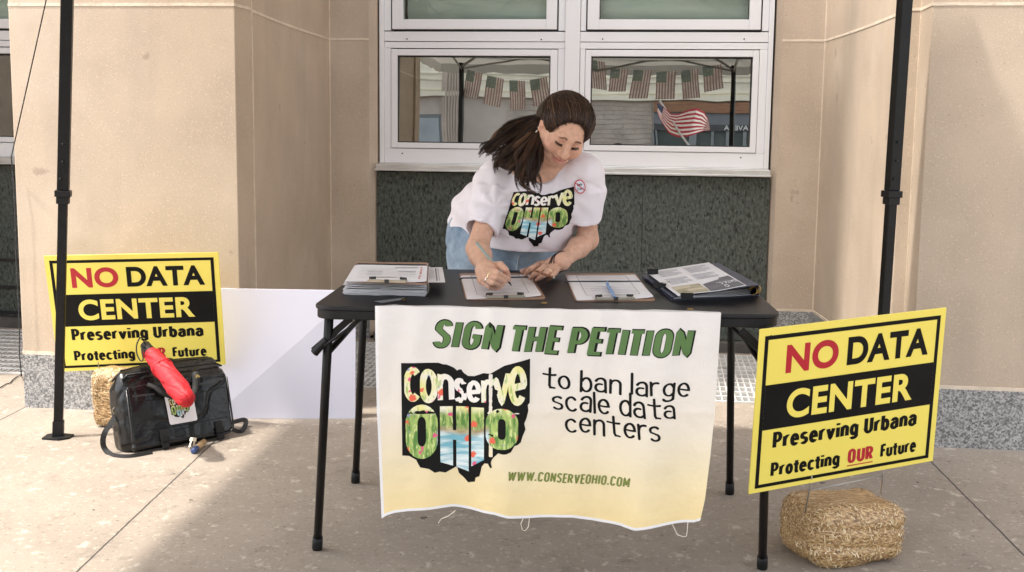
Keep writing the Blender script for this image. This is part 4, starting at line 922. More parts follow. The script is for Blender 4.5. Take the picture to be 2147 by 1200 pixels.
for pth in (((955,1070),(940,1082),(925,1088),(919,1097)),((1097,1087),(1092,1098),(1095,1110),(1101,1113),(1108,1104),(1110,1087)),((1408,1097),(1413,1106),(1420,1121),(1432,1125),(1439,1124),(1441,1112),(1442,1094))):
    m_=MB(); m_.tube([onplane(*q)-ey*.002 for q in pth],.0013,6); m_.build('loose_string',strm,ban,smooth=True)
tape=mat('clear_tape',(.16,.16,.17),.15,(.10,.10,.11),14,stretch=(6,1,1))
m_=MB()
for (a,b,c,d) in (((784,632),(848,624),(850,628),(800,636)),): m_.add([Zp(*q,TZ+.0006) for q in (a,b,c,d)],[(0,1,2,3)])
m_.build('clear_tape',tape,ban)
# ================================================================ YARD SIGNS
wire=mat('galvanised_wire',(.5,.5,.49),.35,(.42,.42,.41),30,metal=.8)
def yard_sign(label,Q,wires,cross,vcut=None):
    TL,TR,BR,BL=[V(q) for q in Q]; pn_=np.cross(TR-TL,BL-TL); d_=BR-CAMP; BR=CAMP+d_*((TL-CAMP)@pn_)/(d_@pn_)
    n=unit(np.cross(TR-TL,BL-TL)); 
    if n[1]>0: n=-n
    t=thing('yard_sign',label,'sign',tuple((BL+BR)/2))
    S=lambda x,y,h=0: (TL*(1-x)+TR*x)*y+(BL*(1-x)+BR*x)*(1-y)+n*h
    m=MB(); vs=[S(x,y,h) for h in (-.004,0) for x,y in ((0,0),(1,0),(1,1),(0,1))]; m.hexa(vs)
    pr=Print2D(); A=.0
    def R_(x0,y0,x1,y1,mt,l): pr.rect(x0,1-y1,x1,1-y0,mt,l)
    R_(.028,.040,.972,.064,1,0); R_(.028,.950,.972,.972,1,0); R_(.028,.0641,.047,.9499,1,0); R_(.953,.0641,.972,.9499,1,0); R_(.0471,.33,.9529,.605,1,0)
    B=lambda s,x0,x1,y0,y1,mt,off,l=1: pr.btext(s,x0,x1,1-y1,y1-y0,mt,l,off=off)
    B('NO',.145,.42,.105,.275,2,.038); B('DATA',.468,.915,.105,.275,1,.038); B('CENTER',.165,.845,.375,.555,0,.034,2)
    T=lambda s,x0,x1,y,h,mt,l=1: pr.text(s,0,0,h,mt,l,wx=.275,wy=.20,gap=.045,warp=lambda a,b:(x0+a,1-y+b),fit=x1-x0)
    T('Preserving Urbana',.105,.885,.735,.115,1); T('Protecting',.105,.475,.915,.10,1); T('OUR',.515,.655,.915,.10,2); T('Future',.695,.895,.915,.10,1)
    R_(.515,.925,.655,.932,2,1)
    pr.emit(m,lambda x,y,h:S(x,y,h),dz=.00012,base=.0004)
    m.build('printed_panel',[yel,blk,red],t)
    w=MB()
    for a,b in wires: w.tube([V(a)+n*-.002,V(b)],.0022,6)
    if cross: w.tube([V(cross[0]),V(cross[1])],.0022,6)
    w.build('wire_stake',wire,t,smooth=True); return t
qR=[P(1594,692,3.00),P(1984.5,646,3.25),P(1955.6,966.5,3.42),P(1570,1036.5,3.17)]
w1b=P(1688,1076,3.40); w1t=P(1703,1000,3.24); w2b=P(1847,1036,3.55); w2t=P(1853,985,3.36)
yard_sign('yellow and black yard sign standing in the large straw bale at the right',qR,[(w1t,w1b),(w2t,w2b)],(P(1695,1029,3.30),P(1852,998,3.41)))
qL=[P(91.5,537,4.76),P(457.6,529.6,4.74),P(472.8,764.6,4.93),P(123.5,779.6,4.93)]
yard_sign('yellow and black yard sign leaning on the left stone pier behind the black bag',qL,[(P(205,760,4.90),P(222,850,4.80)),(P(375,755,4.90),P(385,860,4.86))],(P(215,800,4.86),P(380,800,4.86)))
# ================================================================ STRAW BALES
def straw(name):
    m=bpy.data.materials.new(name); m.use_nodes=True; nt=m.node_tree; L=nt.links.new; bs=nt.nodes['Principled BSDF']; bs.inputs['Roughness'].default_value=.42; tc=nd(nt,'TexCoord'); col=None; hs=None
    for i,(rot,sc) in enumerate((((.3,.5,.8),22),((1.2,.2,2.2),26),((.7,1.3,.1),24))):
        mp=nd(nt,'Mapping'); mp.inputs['Rotation'].default_value=rot; mp.inputs['Scale'].default_value=(1,6,6); L(tc.outputs['Object'],mp.inputs[0])
        n=nd(nt,'TexNoise'); n.inputs['Scale'].default_value=sc*1.25; n.inputs['Detail'].default_value=4; L(mp.outputs[0],n.inputs[0]); r=nd(nt,'ValToRGB'); L(n.outputs[0],r.inputs[0]); e=r.color_ramp.elements
        e[0].position=.36; e[0].color=(.15,.08,.032,1); e[1].position=.66; e[1].color=(.66,.47,.25,1); k=e.new(.5); k.color=(.40,.24,.10,1)
        if col is None: col=r.outputs[0]; hs=n.outputs[0]
        else:
            n2=nd(nt,'TexNoise'); n2.inputs['Scale'].default_value=16+i*4; L(tc.outputs['Object'],n2.inputs[0]); g2=nd(nt,'MapRange'); g2.inputs[1].default_value=.48; g2.inputs[2].default_value=.52; L(n2.outputs[0],g2.inputs[0])
            mx=nd(nt,'Mix',data_type='RGBA'); L(g2.outputs[0],mx.inputs[0]); L(col,mx.inputs[6]); L(r.outputs[0],mx.inputs[7]); col=mx.outputs[2]
    L(col,bs.inputs['Base Color']); bp=nd(nt,'Bump'); bp.inputs['Strength'].default_value=.5; bp.inputs['Distance'].default_value=.01; L(hs,bp.inputs['Height']); L(bp.outputs[0],bs.inputs['Normal'])
    bs.inputs['Coat Weight'].default_value=.25; bs.inputs['Coat Roughness'].default_value=.2
    return m
straw_m=straw('wrapped_straw'); strawf=[mat('straw_stalks',(.60,.41,.20),.45,(.70,.52,.29),30),mat('straw_stalks_dark',(.34,.19,.075),.5,(.42,.25,.11),30),mat('straw_stalks_pale',(.84,.72,.50),.4,(.74,.60,.38),30)]
film=bpy.data.materials.new('clear_wrap'); film.use_nodes=True; nt=film.node_tree; nt.nodes.remove(nt.nodes['Principled BSDF']); t_=nd(nt,'BsdfTransparent'); g_l=nd(nt,'BsdfGlossy'); g_l.inputs['Roughness'].default_value=.12; mx=nd(nt,'MixShader'); lw=nd(nt,'LayerWeight'); lw.inputs[0].default_value=.32
tc=nd(nt,'TexCoord'); n=nd(nt,'TexNoise'); n.inputs['Scale'].default_value=22; n.inputs['Detail'].default_value=5; nt.links.new(tc.outputs['Object'],n.inputs[0]); bp=nd(nt,'Bump'); bp.inputs['Strength'].default_value=1; bp.inputs['Distance'].default_value=.02; nt.links.new(n.outputs[0],bp.inputs['Height']); nt.links.new(bp.outputs[0],g_l.inputs['Normal'])
nt.links.new(lw.outputs[1],mx.inputs[0]); nt.links.new(t_.outputs[0],mx.inputs[1]); nt.links.new(g_l.outputs[0],mx.inputs[2]); nt.links.new(mx.outputs[0],nt.nodes['Material Output'].inputs[0])
def bale(label,c,hs,rz,grooves,seed,r=.05):
    t=thing('straw_bale',label,'straw bale',(c[0],c[1],0)); R_=np.array([[math.cos(rz),-math.sin(rz),0],[math.sin(rz),math.cos(rz),0],[0,0,1]])
    s=SDF((-.32,-.32,-.03),(.32,.32,.42),.0055); s.rbox((0,0,hs[2]),hs,r,0)
    def fn(X,Y,Z):
        d=.007*sn3(X,Y,Z,seed,22)+.003*sn3(X,Y,Z,seed+1,60)+.002*sn3(X,Y,Z,seed+2,140)
        gm_=np.clip(.35+.9*sn3(X,Y,Z,seed+5,9)+(X<.02)*.35,.08,1)
        for z in grooves: d=d+.009*gm_*np.exp(-((Z-z-.012*np.sin(X*9+seed))/.0055)**2)
        return d
    s.disp(fn); s.plane((0,0,.0),(0,0,-1)); vs,fs=s.mesh(); vs=vs@R_.T+V((c[0],c[1],0)); o=np_mesh('straw_block',vs,fs,straw_m,t)
    # loose stalks pressed under the wrap
    rr=np.random.RandomState(seed); m=MB(); idx=rr.randint(0,len(vs),6500); me=o.data; nrm=np.zeros(len(vs)*3); me.vertices.foreach_get('normal',nrm); nrm=nrm.reshape(-1,3)
    for i in idx:
        p=vs[i]; n_=nrm[i]; 
        if p[2]<.004: continue
        d=unit(np.cross(n_,rr.normal(size=3))); L_=rr.uniform(.012,.048); w_=rr.uniform(.0007,.0019); b=np.cross(n_,d); q=p+n_*rr.uniform(.0005,.0028)
        m.add([q-d*L_/2-b*w_,q+d*L_/2-b*w_+n_*.001,q+d*L_/2+b*w_+n_*.001,q-d*L_/2+b*w_],[(0,1,2,3)],int(rr.choice(3,p=(.42,.20,.38))))
    m.build('stalks',strawf,t)
    cc_=vs.mean(0); 
    v2=vs+nrm*.0055; v2[:,2]=np.maximum(v2[:,2],.001); np_mesh('plastic_wrap',v2,fs,film,t,relax=3)
    return t
bc=(P(1764,1100,3.66)[0],3.655); bale('large wrapped straw bale holding up the right yard sign',bc,(.160,.130,.090),rad(24),(.062,.118),3,r=.055)
bc2=(P(243,860,4.78)[0],4.78); bale('small wrapped straw bale standing half hidden behind the black bag',bc2,(.075,.07,.125),rad(-8),(.16,),9,r=.035)
# ================================================================ WHITE FOAM BOARD
m_=MB(); b0=Zp(440,872,0); b1=Zp(746,878,0); b0[1]=4.93; b0=V((P(440,872,4.93)[0],4.95,0.001)); b1=V((b1[0],b1[1]-.01,.001)); 
tL_=P(438,612,5.005); tR_=P(745,617,5.07); up_=unit(V((0,.07,.56))); th_=V((0,.005,0)); hh=.565
tL2=b0+V((0,.055,.575)); tR2=b1+V((0,.02,.573))
m_.hexa([b0,b1,b1+th_,b0+th_,tL2,tR2,tR2+th_,tL2+th_]); tag(m_.build('foam_board',mat('white_foam_board',(.62,.62,.72),.6,(.59,.59,.70),1.5),bevel=.001),'blank white foam board leaning between the left pier and the table','board')
# ================================================================ THINGS ON THE TABLE
brown=mat('hardboard',(.33,.20,.13),.6,(.27,.155,.10),24); nickel=mat('nickel',(.50,.46,.38),.3,(.42,.38,.30),30,metal=.9); blackm2=mat('black_rubber_tip',(.012,.012,.012),.5,(.02,.02,.02),10)
def quadmap(q):  # q: TL,TR,BR,BL 3-D; (x,y) with y from the top
    q=[V(p) for p in q]
    return lambda x,y,h=0:(q[0]*(1-x)+q[1]*x)*(1-y)+(q[3]*(1-x)+q[2]*x)*y+V((0,0,h))
def sheet(mb,fn,h0,h1,m=0,curl=None,n=8):
    for hh in (h0,h1):
        vs=[fn(i/n,j/n,hh+(curl(i/n,j/n) if curl else 0)) for j in range(n+1) for i in range(n+1)]
        mb.add(vs,[(j*(n+1)+i,j*(n+1)+i+1,(j+1)*(n+1)+i+1,(j+1)*(n+1)+i) for j in range(n) for i in range(n)],m)
    for (a,b) in (((0,0),(1,0)),((1,0),(1,1)),((1,1),(0,1)),((0,1),(0,0))):
        for k in range(n):
            p=[(a[0]+(b[0]-a[0])*(k+d)/n,a[1]+(b[1]-a[1])*(k+d)/n) for d in (0,1)]
            mb.add([fn(*p[0],h0+(curl(*p[0]) if curl else 0)),fn(*p[1],h0+(curl(*p[1]) if curl else 0)),fn(*p[1],h1+(curl(*p[1]) if curl else 0)),fn(*p[0],h1+(curl(*p[0]) if curl else 0))],[(0,1,2,3)],m)
def clipboard(label,z,bq,pq,clip,band,printf,group='clipboards on the table'):
    bz=z+.003; B=quadmap([Zp(*p,z) for p in bq]); t=thing('clipboard',label,'clipboard',tuple(B(.5,.5)),group)
    m=MB(); vs=[]; 
    # rounded board outline
    o=[]; r=.05
    for cx,cy,a in ((1-r,r,-90),(1-r,1-r,0),(r,1-r,90),(r,r,180)): o+=[(cx+r*math.cos(rad(a+18*i)),cy+r*math.sin(rad(a+18*i))) for i in range(6)]
    n=len(o); m.add([B(x,y,.0002) for x,y in o]+[B(x,y,.0034) for x,y in o],[tuple(range(n))[::-1],tuple(range(n,2*n))]+[(i,(i+1)%n,n+(i+1)%n,n+i) for i in range(n)])
    m.build('board',brown,t)
    Pq=quadmap([Zp(*p,z+.0045) for p in pq]); m=MB()
    cu=lambda x,y:.0035*max(0,x-.75)*4*max(0,y-.6)*2.5+.0006*math.sin(x*7+y*5)
    for k in range(3):
        dx=.012*(k-1); f=lambda x,y,h,dx=dx:Pq(x+dx*.8,y-dx*.5,h); sheet(m,f,-.0006+.0007*k,-.0001+.0007*k,0,cu)
    pr=Print2D(); printf(pr); pr.emit(m,lambda x,y,h:Pq(x,y,.0017+h+cu(x,y)),dz=.00005,base=.0002,grid=.25)
    m.build('papers',[paper,ink,inkl,mat('print_red_small',(.55,.12,.1),.6)],t)
    (xa,ya),(xb,yb)=clip; C0,C1=Zp(xa,ya,z+.004),Zp(xb,yb,z+.004); d=unit(C1-C0); pn=np.cross(ez,d); L_=np.linalg.norm(C1-C0)
    c=MB(); mid=(C0+C1)/2; c.obox(mid+ez*.004+pn*.006,d*L_/2,pn*.012,ez*.0012); c.obox(mid+ez*.0035-pn*.006,d*L_/2*.98,pn*.0012,ez*.0035); co_=c.build('clip',nickel,t,bevel=.0008)
    c=MB(); e0,e1=C0+d*.006,C1-d*.006; c.tube([e0+ez*.006,e0+pn*.014+ez*.010,e0+pn*.020+ez*.011,e0+d*.3*L_+pn*.021+ez*.011,mid+pn*.026+ez*.011,e1-d*.3*L_+pn*.021+ez*.011,e1+pn*.020+ez*.011,e1+pn*.014+ez*.010,e1+ez*.006],.0013,6); c.build('clip_wire',nickel,co_,smooth=True)
    c=MB()
    for e,s in ((e0,1),(e1,-1)): c.tube([e+pn*.010+ez*.0095-d*s*.004,e+pn*.012+ez*.0105+d*s*.014],.0036,8)
    c.obox(mid+ez*.004-pn*.0055,d*.006,pn*.003,ez*.0045); pieces('rubber_tip',c,blackm2,co_)
    if band:
        m=MB(); e0,e1=Zp(*band[0],z+.008),Zp(*band[1],z+.008); m.tube([e0-ez*.004,e0+(e1-e0)*.04,e0+(e1-e0)*.96,e1-ez*.004],.0012,6,flat=2); m.build('elastic_band',blackm2,t)
    return t
def form(pr):
    pr.rect(.14,.03,.86,.04,1,0)
    for x in (.14,.855): pr.rect(x,.04,x+.006,.86,1,0)
    pr.rect(.14,.86,.861,.866,1,0)
    for i in range(11): pr.rect(.16,.10+i*.07,.84-.1*(i%3==2),.106+i*.07,2,1)
    rr=random.Random(4)
    for i in range(9): pr.rect(.2+rr.random()*.2,.13+i*.08,.45+rr.random()*.35,.137+i*.08,2,2)
    for y in (.90,.93,.96): pr.rect(.2,y,.75,y+.006,2,1)
clipboard('middle clipboard, the one the woman is writing on',TZ+.0005,[(962.7,575.5),(1111,574.5),(1144.7,628.5),(976,630)],[(967,579),(1108,577),(1134,622),(980.5,626.5)],((1019,625.5),(1101,624.5)),((963.5,583.5),(1113,581)),form)
clipboard('right clipboard with a light blue pen lying on its form',TZ+.0005,[(1183.5,575.5),(1332,575),(1375,632.5),(1206,632.5)],[(1187,578.5),(1330,577.5),(1369,625),(1211,629)],((1249,629.5),(1331,628.5)),((1183.5,590.5),(1346,590)),form)
def form2(pr):
    pr.rect(.56,.16,.88,.185,1,0)
    for i in range(8): pr.rect(.10+.03*(i%2),.22+i*.085,.86-.25*(i%3==1),.228+i*.085,2,0)
    for y in (.42,.47,.60): pr.rect(.22,y,.42,y+.015,2,1); pr.rect(.62,y-.02,.86,y-.005,2,1)
    for i,(a,b) in enumerate(((.93,.16),(.93,.30),(.925,.42),(.925,.52),(.92,.66),(.915,.78))): pr.rect(a-.012,b,a+.012,b+.07,3,0)
# paper stack in a binder (left)
st=thing('paper_stack','tall stack of loose white papers under the leftmost clipboard','paper stack',tuple(Zp(800,610,TZ)))
m=MB(); sq_=quadmap([Zp(762,585,TZ),Zp(900,588,TZ),Zp(893,622,TZ),Zp(722,619,TZ)]); rr=random.Random(3)
for k in range(20):
    dx,dy=rr.uniform(-.02,.02),rr.uniform(-.03,.02); h=.0012+.0021*k; ph=rr.random()*6; am=.0006
    f=lambda x,y,hh,dx=dx,dy=dy:sq_(x+dx,y+dy,hh)
    sheet(m,f,h,h+.0017,0,lambda x,y,ph=ph:am*math.sin(x*9+ph)+.0006*math.sin(x*21+ph),n=10)
m.build('sheets',paper,st)
m=MB(); rc=sq_(.99,.93,0)
for k in (0,1,2): m.tube([rc+V((.004+.006*math.cos(q)-.003*k,.012*k,.020+.017*math.sin(q))) for q in [i*math.pi/8-math.pi/2 for i in range(9)]],.0012,6)
m.build('binder_rings',nickel,st,smooth=True)
m=MB(); m.hexa([sq_(-.02,-.05,.0001),sq_(1.03,-.05,.0001),sq_(1.03,.99,.0001),sq_(-.02,.99,.0001),sq_(-.02,-.05,.0012),sq_(1.03,-.05,.0012),sq_(1.03,.99,.0012),sq_(-.02,.99,.0012)]); m.build('cover',blackp,st)
ZC=TZ+.0455
clipboard('leftmost clipboard, resting on the tall stack of papers',ZC,[(746,551.5),(898.5,553),(897,597.5),(725,592.5)],[(746,556),(895,557.5),(892.5,592.5),(724.5,589.5)],((771,591.5),(852.5,593.5)),((745,553.5),(898,556)),form2)
lf=MB(); lq=quadmap([Zp(885,561.5,ZC-.004),Zp(927.6,560,ZC-.010),Zp(933.5,591.8,ZC-.012),Zp(885,592,ZC-.004)]); sheet(lf,lq,-.0008,-.0003,0)
pr=Print2D(); pr.rect(.62,.08,.68,.93,1,0); pr.rect(.74,.1,.78,.92,2,0)
for i in range(7): pr.rect(.22+.05*i,.12,.235+.05*i,.85-.1*(i%2),2,0)
pr.emit(lf,lq,dz=.00005,base=.0003); tag(lf.build('leaflet',[paper,ink,inkl]),'small printed leaflet sticking out to the right of the leftmost clipboard','leaflet')
# blue pen
m=MB(); a,b=Zp(1273,595,TZ+.013),Zp(1290,625,TZ+.011); u=unit(b-a); L_=np.linalg.norm(b-a); pn_=thing('blue_pen','light blue ballpoint pen lying on the right clipboard','pen',tuple(a))
bluep=mat('light_blue_plastic',(.13,.30,.62),.3,(.16,.34,.66),20)
m.tube([a,a+u*.004,a+u*L_*.84,a+u*L_*.96,a+u*L_],[.003,.0045,.0045,.003,.001],10); m.build('barrel',bluep,pn_,smooth=True)
m=MB(); m.obox(a+u*.022+ez*.0062,u*.02,unit(np.cross(u,ez))*.0016,ez*.0009); m.build('pocket_clip',bluep,pn_,bevel=.0004)
# navy binder
navy=mat('navy_vinyl',(.022,.026,.060),.4,(.03,.034,.075),8,bump=.1,bscale=200)
bd=thing('ring_binder','open-ended navy ring binder stuffed with papers at the right end of the table','binder',tuple(Zp(1460,600,TZ)))
BB=quadmap([Zp(1346,581.5,TZ),Zp(1507,569,TZ),Zp(1591.5,620.5,TZ),Zp(1409,631.5,TZ)])
BT=quadmap([Zp(1346,577,TZ+.012),Zp(1505,551,TZ+.044),Zp(1591.5,597,TZ+.044),Zp(1409,623,TZ+.012)])
m=MB(); sheet(m,BB,.0005,.003,0); sheet(m,BT,-.0025,0,0)
for y0,y1 in ((0,1),): m.hexa([BB(.985,0,.003),BB(1,0,.003),BB(1,1,.003),BB(.985,1,.003),BT(.985,0,-.0026),BT(1,0,-.0026),BT(1,1,-.0026),BT(.985,1,-.0026)])
m.build('cover',navy,bd,bevel=.001)
m=MB()
for k in range(5):
    f=lambda x,y,h,k=k:(BB(.03+x*.88-.01*(k%2),.04+y*.95,.004+k*.0016+.008*x**2*k*.35)); sheet(m,lambda x,y,h,f=f:f(x,y,h)+V((0,0,h)),0,.0011,0,lambda x,y,k=k:.001*math.sin(x*6+k))
m.build('papers',paper,bd)
m=MB(); rc=(BB(.955,1.0)+BT(.955,1.0))/2
for k in range(3): m.tube([rc+V((.011*math.cos(q)-.006+.006*k,.014*k,.012*math.sin(q))) for q in [i*math.pi/8 for i in range(-5,9)]],.0016,6)
m.build('rings',brass,bd,smooth=True)
fl=thing('flyer','white flyer with a black band and small photo clipped on top of the navy binder','flyer',tuple(Zp(1460,590,TZ+.05)))
FQ=quadmap([Zp(1354.8,571,TZ+.021),Zp(1486,551,TZ+.048),Zp(1565,600.5,TZ+.047),Zp(1423,622,TZ+.019)]); m=MB()
sheet(m,FQ,.0002,.0008,0,lambda x,y:.0015*math.sin(x*8)*y)
pr=Print2D(); pr.poly([(.5,.74),(.80,.66),(.80,.62),(.97,.60),(.985,.985),(.48,.985)],1,0); pr.rect(.05,.70,.47,.985,3,0)
for bx,by,w_,rows in ((.1,.08,.36,6),(.55,.08,.36,6),(.1,.40,.36,6),(.52,.38,.36,5)):
    for i in range(rows): pr.rect(bx,by+i*.04,bx+w_*(.95-.25*(i%3==2)),by+.014+i*.04,2,0)
pr.btext('OHIO',0,1,0,1,4,2,off=.03,warp=lambda a,b:(.80-a*.20,.86+b*.09)); pr.btext('DATA CENTER',0,1,0,1,4,2,off=.03,warp=lambda a,b:(.97-a*.45,.76+b*.075))
pr.rect(.06,.72,.3,.8,5,1); pr.rect(.2,.84,.46,.9,5,1)
pr.emit(m,lambda x,y,h:FQ(x,y,.0011+h+.0015*math.sin(x*8)*y),dz=.00005,base=.0003,grid=.25)
m.build('sheet',[paper,ink,inkl,mat('flyer_photo',(.30,.26,.16),.6,(.48,.43,.30),25),paper,mat('flyer_photo_light',(.58,.52,.40),.6)],fl)
def bclip(label,px,py,z,ang):
    c=Zp(px,py,z); d=V((math.cos(ang),math.sin(ang),0)); n=np.cross(ez,d); t=thing('binder_clip',label,'binder clip',tuple(c),'black binder clips on the flyer'); m=MB()
    vs=[c+d*x+n*y+ez*zz for x in (-.016,.016) for (y,zz) in ((-.012,.009),(-.012,-.009),(.012,.004),(.012,-.002))]
    m.add(vs,[(0,1,5,4),(0,4,6,2),(1,3,7,5),(0,2,3,1),(4,5,7,6)]); m.build('jaw',blackp,t,bevel=.001)
    m=MB(); m.tube([c+d*-.010+n*.010+ez*.004,c+d*-.006+n*.034+ez*.006,c+d*.006+n*.034+ez*.006,c+d*.010+n*.010+ez*.004],.0009,6); m.build('wire_handle',nickel,t,smooth=True)
bclip('black binder clip at the far left corner of the flyer',1368,569,TZ+.032,rad(10)); bclip('black binder clip on the left edge of the flyer beside the text block',1383,597,TZ+.026,rad(-55)); bclip('black binder clip on the near edge of the flyer below the small photo',1440,620,TZ+.026,rad(5))
# ================================================================ BLACK BAG
leather=mat('black_leather',(.003,.003,.0035),.27,(.005,.005,.006),14,bump=.5,bscale=16,spec=.5); leather2=mat('black_webbing',(.006,.006,.0065),.7,(.012,.012,.013),90,bump=.3,bscale=300)
zipm=mat('zip_teeth',(.02,.02,.022),.4,(.06,.06,.065),300)
g0=Zp(268,955,0); g1=Zp(489,917,0); bx_=unit(g1-g0); BW=np.linalg.norm(g1-g0)+.02; by_=unit(np.cross(ez,bx_)); bz_=unit(ez+by_*.22+bx_*-.02); by2=np.cross(bz_,bx_)
BH=.315
def BG(x,y,z): return g0-bx_*.005+bx_*x+by_*.0+by2*y+bz_*z+ez*.002
bag=thing('laptop_bag','black leather briefcase bag standing on the pavement with its front flap buckled','bag',tuple(g0+bx_*BW/2))
rotB=np.array([bx_,by2,bz_]).T
BWt=BW+.005
lo=np.min([BG(a,b,c) for a in (-.05,BWt+.09) for b in (-.06,.2) for c in (-.03,BH+.06)],0); hi=np.max([BG(a,b,c) for a in (-.05,BWt+.09) for b in (-.06,.2) for c in (-.03,BH+.06)],0)
def bagmesh(name,parts,disp,mt,h=.005):
    s=SDF(lo,hi,h)
    for p in parts:
        if p[0]=='b': s.rbox(BG(*p[1]),p[2],p[3],p[4],rotB)
        if p[0]=='c': s.cap(BG(*p[1]),BG(*p[2]),p[3],p[3],p[4])
        if p[0]=='s': s.rbox(BG(*p[1]),p[2],p[3],p[4],rotB,sub=True)
    if disp: s.disp(disp)
    vs,fs=s.mesh(); return np_mesh(name,vs,fs,mt,bag)
W2=BWt/2
bagmesh('body',[('b',(W2,.075,BH*.485),(W2,.074,BH*.485),.052,0),('c',(.05,.06,BH*.97),(W2,.07,BH*1.04),.025,.05),('c',(W2,.07,BH*1.04),(BWt-.05,.07,BH*1.02),.025,.05)],lambda X,Y,Z:.0075*sn3(X,Y,Z,21,13)+.003*sn3(X,Y,Z,22,34)+.004*np.exp(-(sn3(X,Y,Z,24,22)/.12)**2)+.001*sn3(X,Y,Z,23,90),leather)
bagmesh('front_flap',[('b',(W2+.006,.000,BH*.455),(W2-.022,.013,BH*.40),.011,0)],lambda X,Y,Z:.0045*sn3(X,Y,Z,25,16)+.0018*sn3(X,Y,Z,26,45)+.0028*np.exp(-(sn3(X,Y,Z,27,20)/.10)**2),leather,.004)
def rline(mb,pts,r,m=0,n=6): mb.tube([BG(*p) for p in pts],r,n,m)
m=MB(); q=[]; x0,x1,z0,z1,rr_=.030,BWt-.018,.022,.252,.03
q=[(x0,-.010,z1),(x0,-.012,z0+rr_)]+[(x0+rr_-rr_*math.cos(a),-.012,z0+rr_-rr_*math.sin(a)) for a in [rad(18*i) for i in range(1,6)]]+[(x1-rr_+rr_*math.sin(a),-.012,z0+rr_-rr_*math.cos(a)) for a in [rad(18*i) for i in range(0,6)]]+[(x1,-.010,z1)]
rline(m,q,.0042); m.build('piping',leather,bag,smooth=True)
m=MB(); rline(m,[(.03,.02,BH*.93),(.05,.012,BH*.985),(W2,.01,BH*1.0),(BWt-.05,.012,BH*1.0),(BWt-.02,.02,BH*.95)],.0045); rline(m,[(.01,.075,BH*.93),(.05,.07,BH*1.05),(W2,.075,BH*1.115),(BWt-.05,.075,BH*1.09),(BWt,.075,BH*.95)],.004); m.build('top_piping',leather,bag,smooth=True)
m=MB(); 
for (a,b,c,d) in ((.05,.225,.14,.222),(.24,.228,BWt-.035,.246)):
    m.obox((BG(a,-.0135,b)+BG(c,-.0135,d))/2,(BG(c,-.0135,d)-BG(a,-.0135,b))/2,by2*.002,bz_*.0042)
m.obox(BG(.075,-.017,.223),bx_*.012,by2*.002,bz_*.003); m.obox(BG(BWt-.05,-.017,.2435),bx_*.010,by2*.002,bz_*.003)
pieces('zipper',m,zipm,bag)
m=MB(); m.obox(BG(W2+.006,-.0135,.068),bx_*(W2-.035),by2*.0012,bz_*.0015)
for (a,b,c,d) in ((.215,.045,.30,.047),(.215,.068,.30,.070)): pass
fr=[(.205,.043),(.300,.050),(.300,.076),(.205,.069)]
for i in range(4): m.tube([BG(fr[i][0],-.0145,fr[i][1]-.004),BG(fr[(i+1)%4][0],-.0145,fr[(i+1)%4][1]-.004)],.0012,5)
m.tube([BG(.045,-.0145,.20),BG(W2,-.0165,.198),BG(BWt-.035,-.0145,.21)],.0016,5); m.tube([BG(.048,-.0145,.085),BG(W2,-.0150,.083),BG(BWt-.037,-.0145,.086)],.0016,5); m.tube([BG(.048,-.0125,.245),BG(.12,-.0145,.25),BG(W2,-.014,.252),BG(BWt-.04,-.0125,.258)],.003,5)
m.build('stitched_seams',leather,bag)
for x in (.155,BWt-.085):
    o=MB(); o.obox(BG(x,-.0185,.045),bx_*.016,by2*.003,bz_*.030); o.obox(BG(x,-.016,.010),bx_*.013,by2*.003,bz_*.012); 
    bb=o.build('strap_tab',leather2,bag,bevel=.001)
    o=MB(); o.obox(BG(x,-.025,.040),bx_*.017,by2*.0045,bz_*.012); o.obox(BG(x,-.024,.014),bx_*.014,by2*.004,bz_*.012); o.obox(BG(x-.012,-.024,.027),bx_*.003,by2*.003,bz_*.006); o.obox(BG(x+.012,-.024,.027),bx_*.003,by2*.003,bz_*.006); o.build('side_release_buckle',blackp,bb,bevel=.002)
# carrying handle
m=MB(); hp=[(.120,-.012,.262),(.140,-.030,.247),(.160,-.045,.222),(.195,-.055,.200),(.24,-.058,.190),(.282,-.050,.198),(.305,-.035,.225),(.318,-.024,.265),(.325,-.012,.285)]
from mathutils import geometry as _g
def smooth_path(p,n=6):
    p=[V(q) for q in p]; o=[]
    for i in range(len(p)-1):
        a=p[max(i-1,0)];b=p[i];c=p[i+1];d=p[min(i+2,len(p)-1)]
        for k in range(n):
            t=k/n; o.append(.5*((2*b)+(-a+c)*t+(2*a-5*b+4*c-d)*t*t+(-a+3*b-3*c+d)*t**3))
    o.append(p[-1]); return o
ph=smooth_path(hp); m.tube([BG(*p) for p in ph],[.0165-.004*math.sin(math.pi*i/(len(ph)-1)) for i in range(len(ph))],8,flat=.55)
m.build('carrying_handle',leather2,bag,smooth=True)
m=MB(); m.cyl(BG(.322,-.034,.268),BG(.322,-.027,.268),.0085,14); m.build('snap_button',brass,bag)
# sticker with the logo
stq=quadmap([BG(.178,-.0165,.208),BG(.298,-.0165,.213),BG(.304,-.0165,.092),BG(.185,-.0165,.090)])
nb=by2
m=MB(); SQ=lambda x,y,h=0: stq(x,y)-nb*h
o=[]; r=.07
for cx,cy,a in ((1-r,r,-90),(1-r,1-r,0),(r,1-r,90),(r,r,180)): o+=[(cx+r*math.cos(rad(a+18*i)),cy+r*math.sin(rad(a+18*i))) for i in range(6)]
m.add([SQ(x,y,.001) for x,y in o],[tuple(range(len(o)))],0)
pr=Print2D(); logo(pr,lambda x,y:(.08+x/1241*.80,.06+y/1200*.84),1,2,0); pr.emit(m,lambda x,y,h:SQ(x,y,.001+h),dz=.0001,base=.0004,uvf=lambda x,y:((x-.08)/.8,1-(y-.06)/.84)); m.build('sticker',[paper,blk,art],bag)
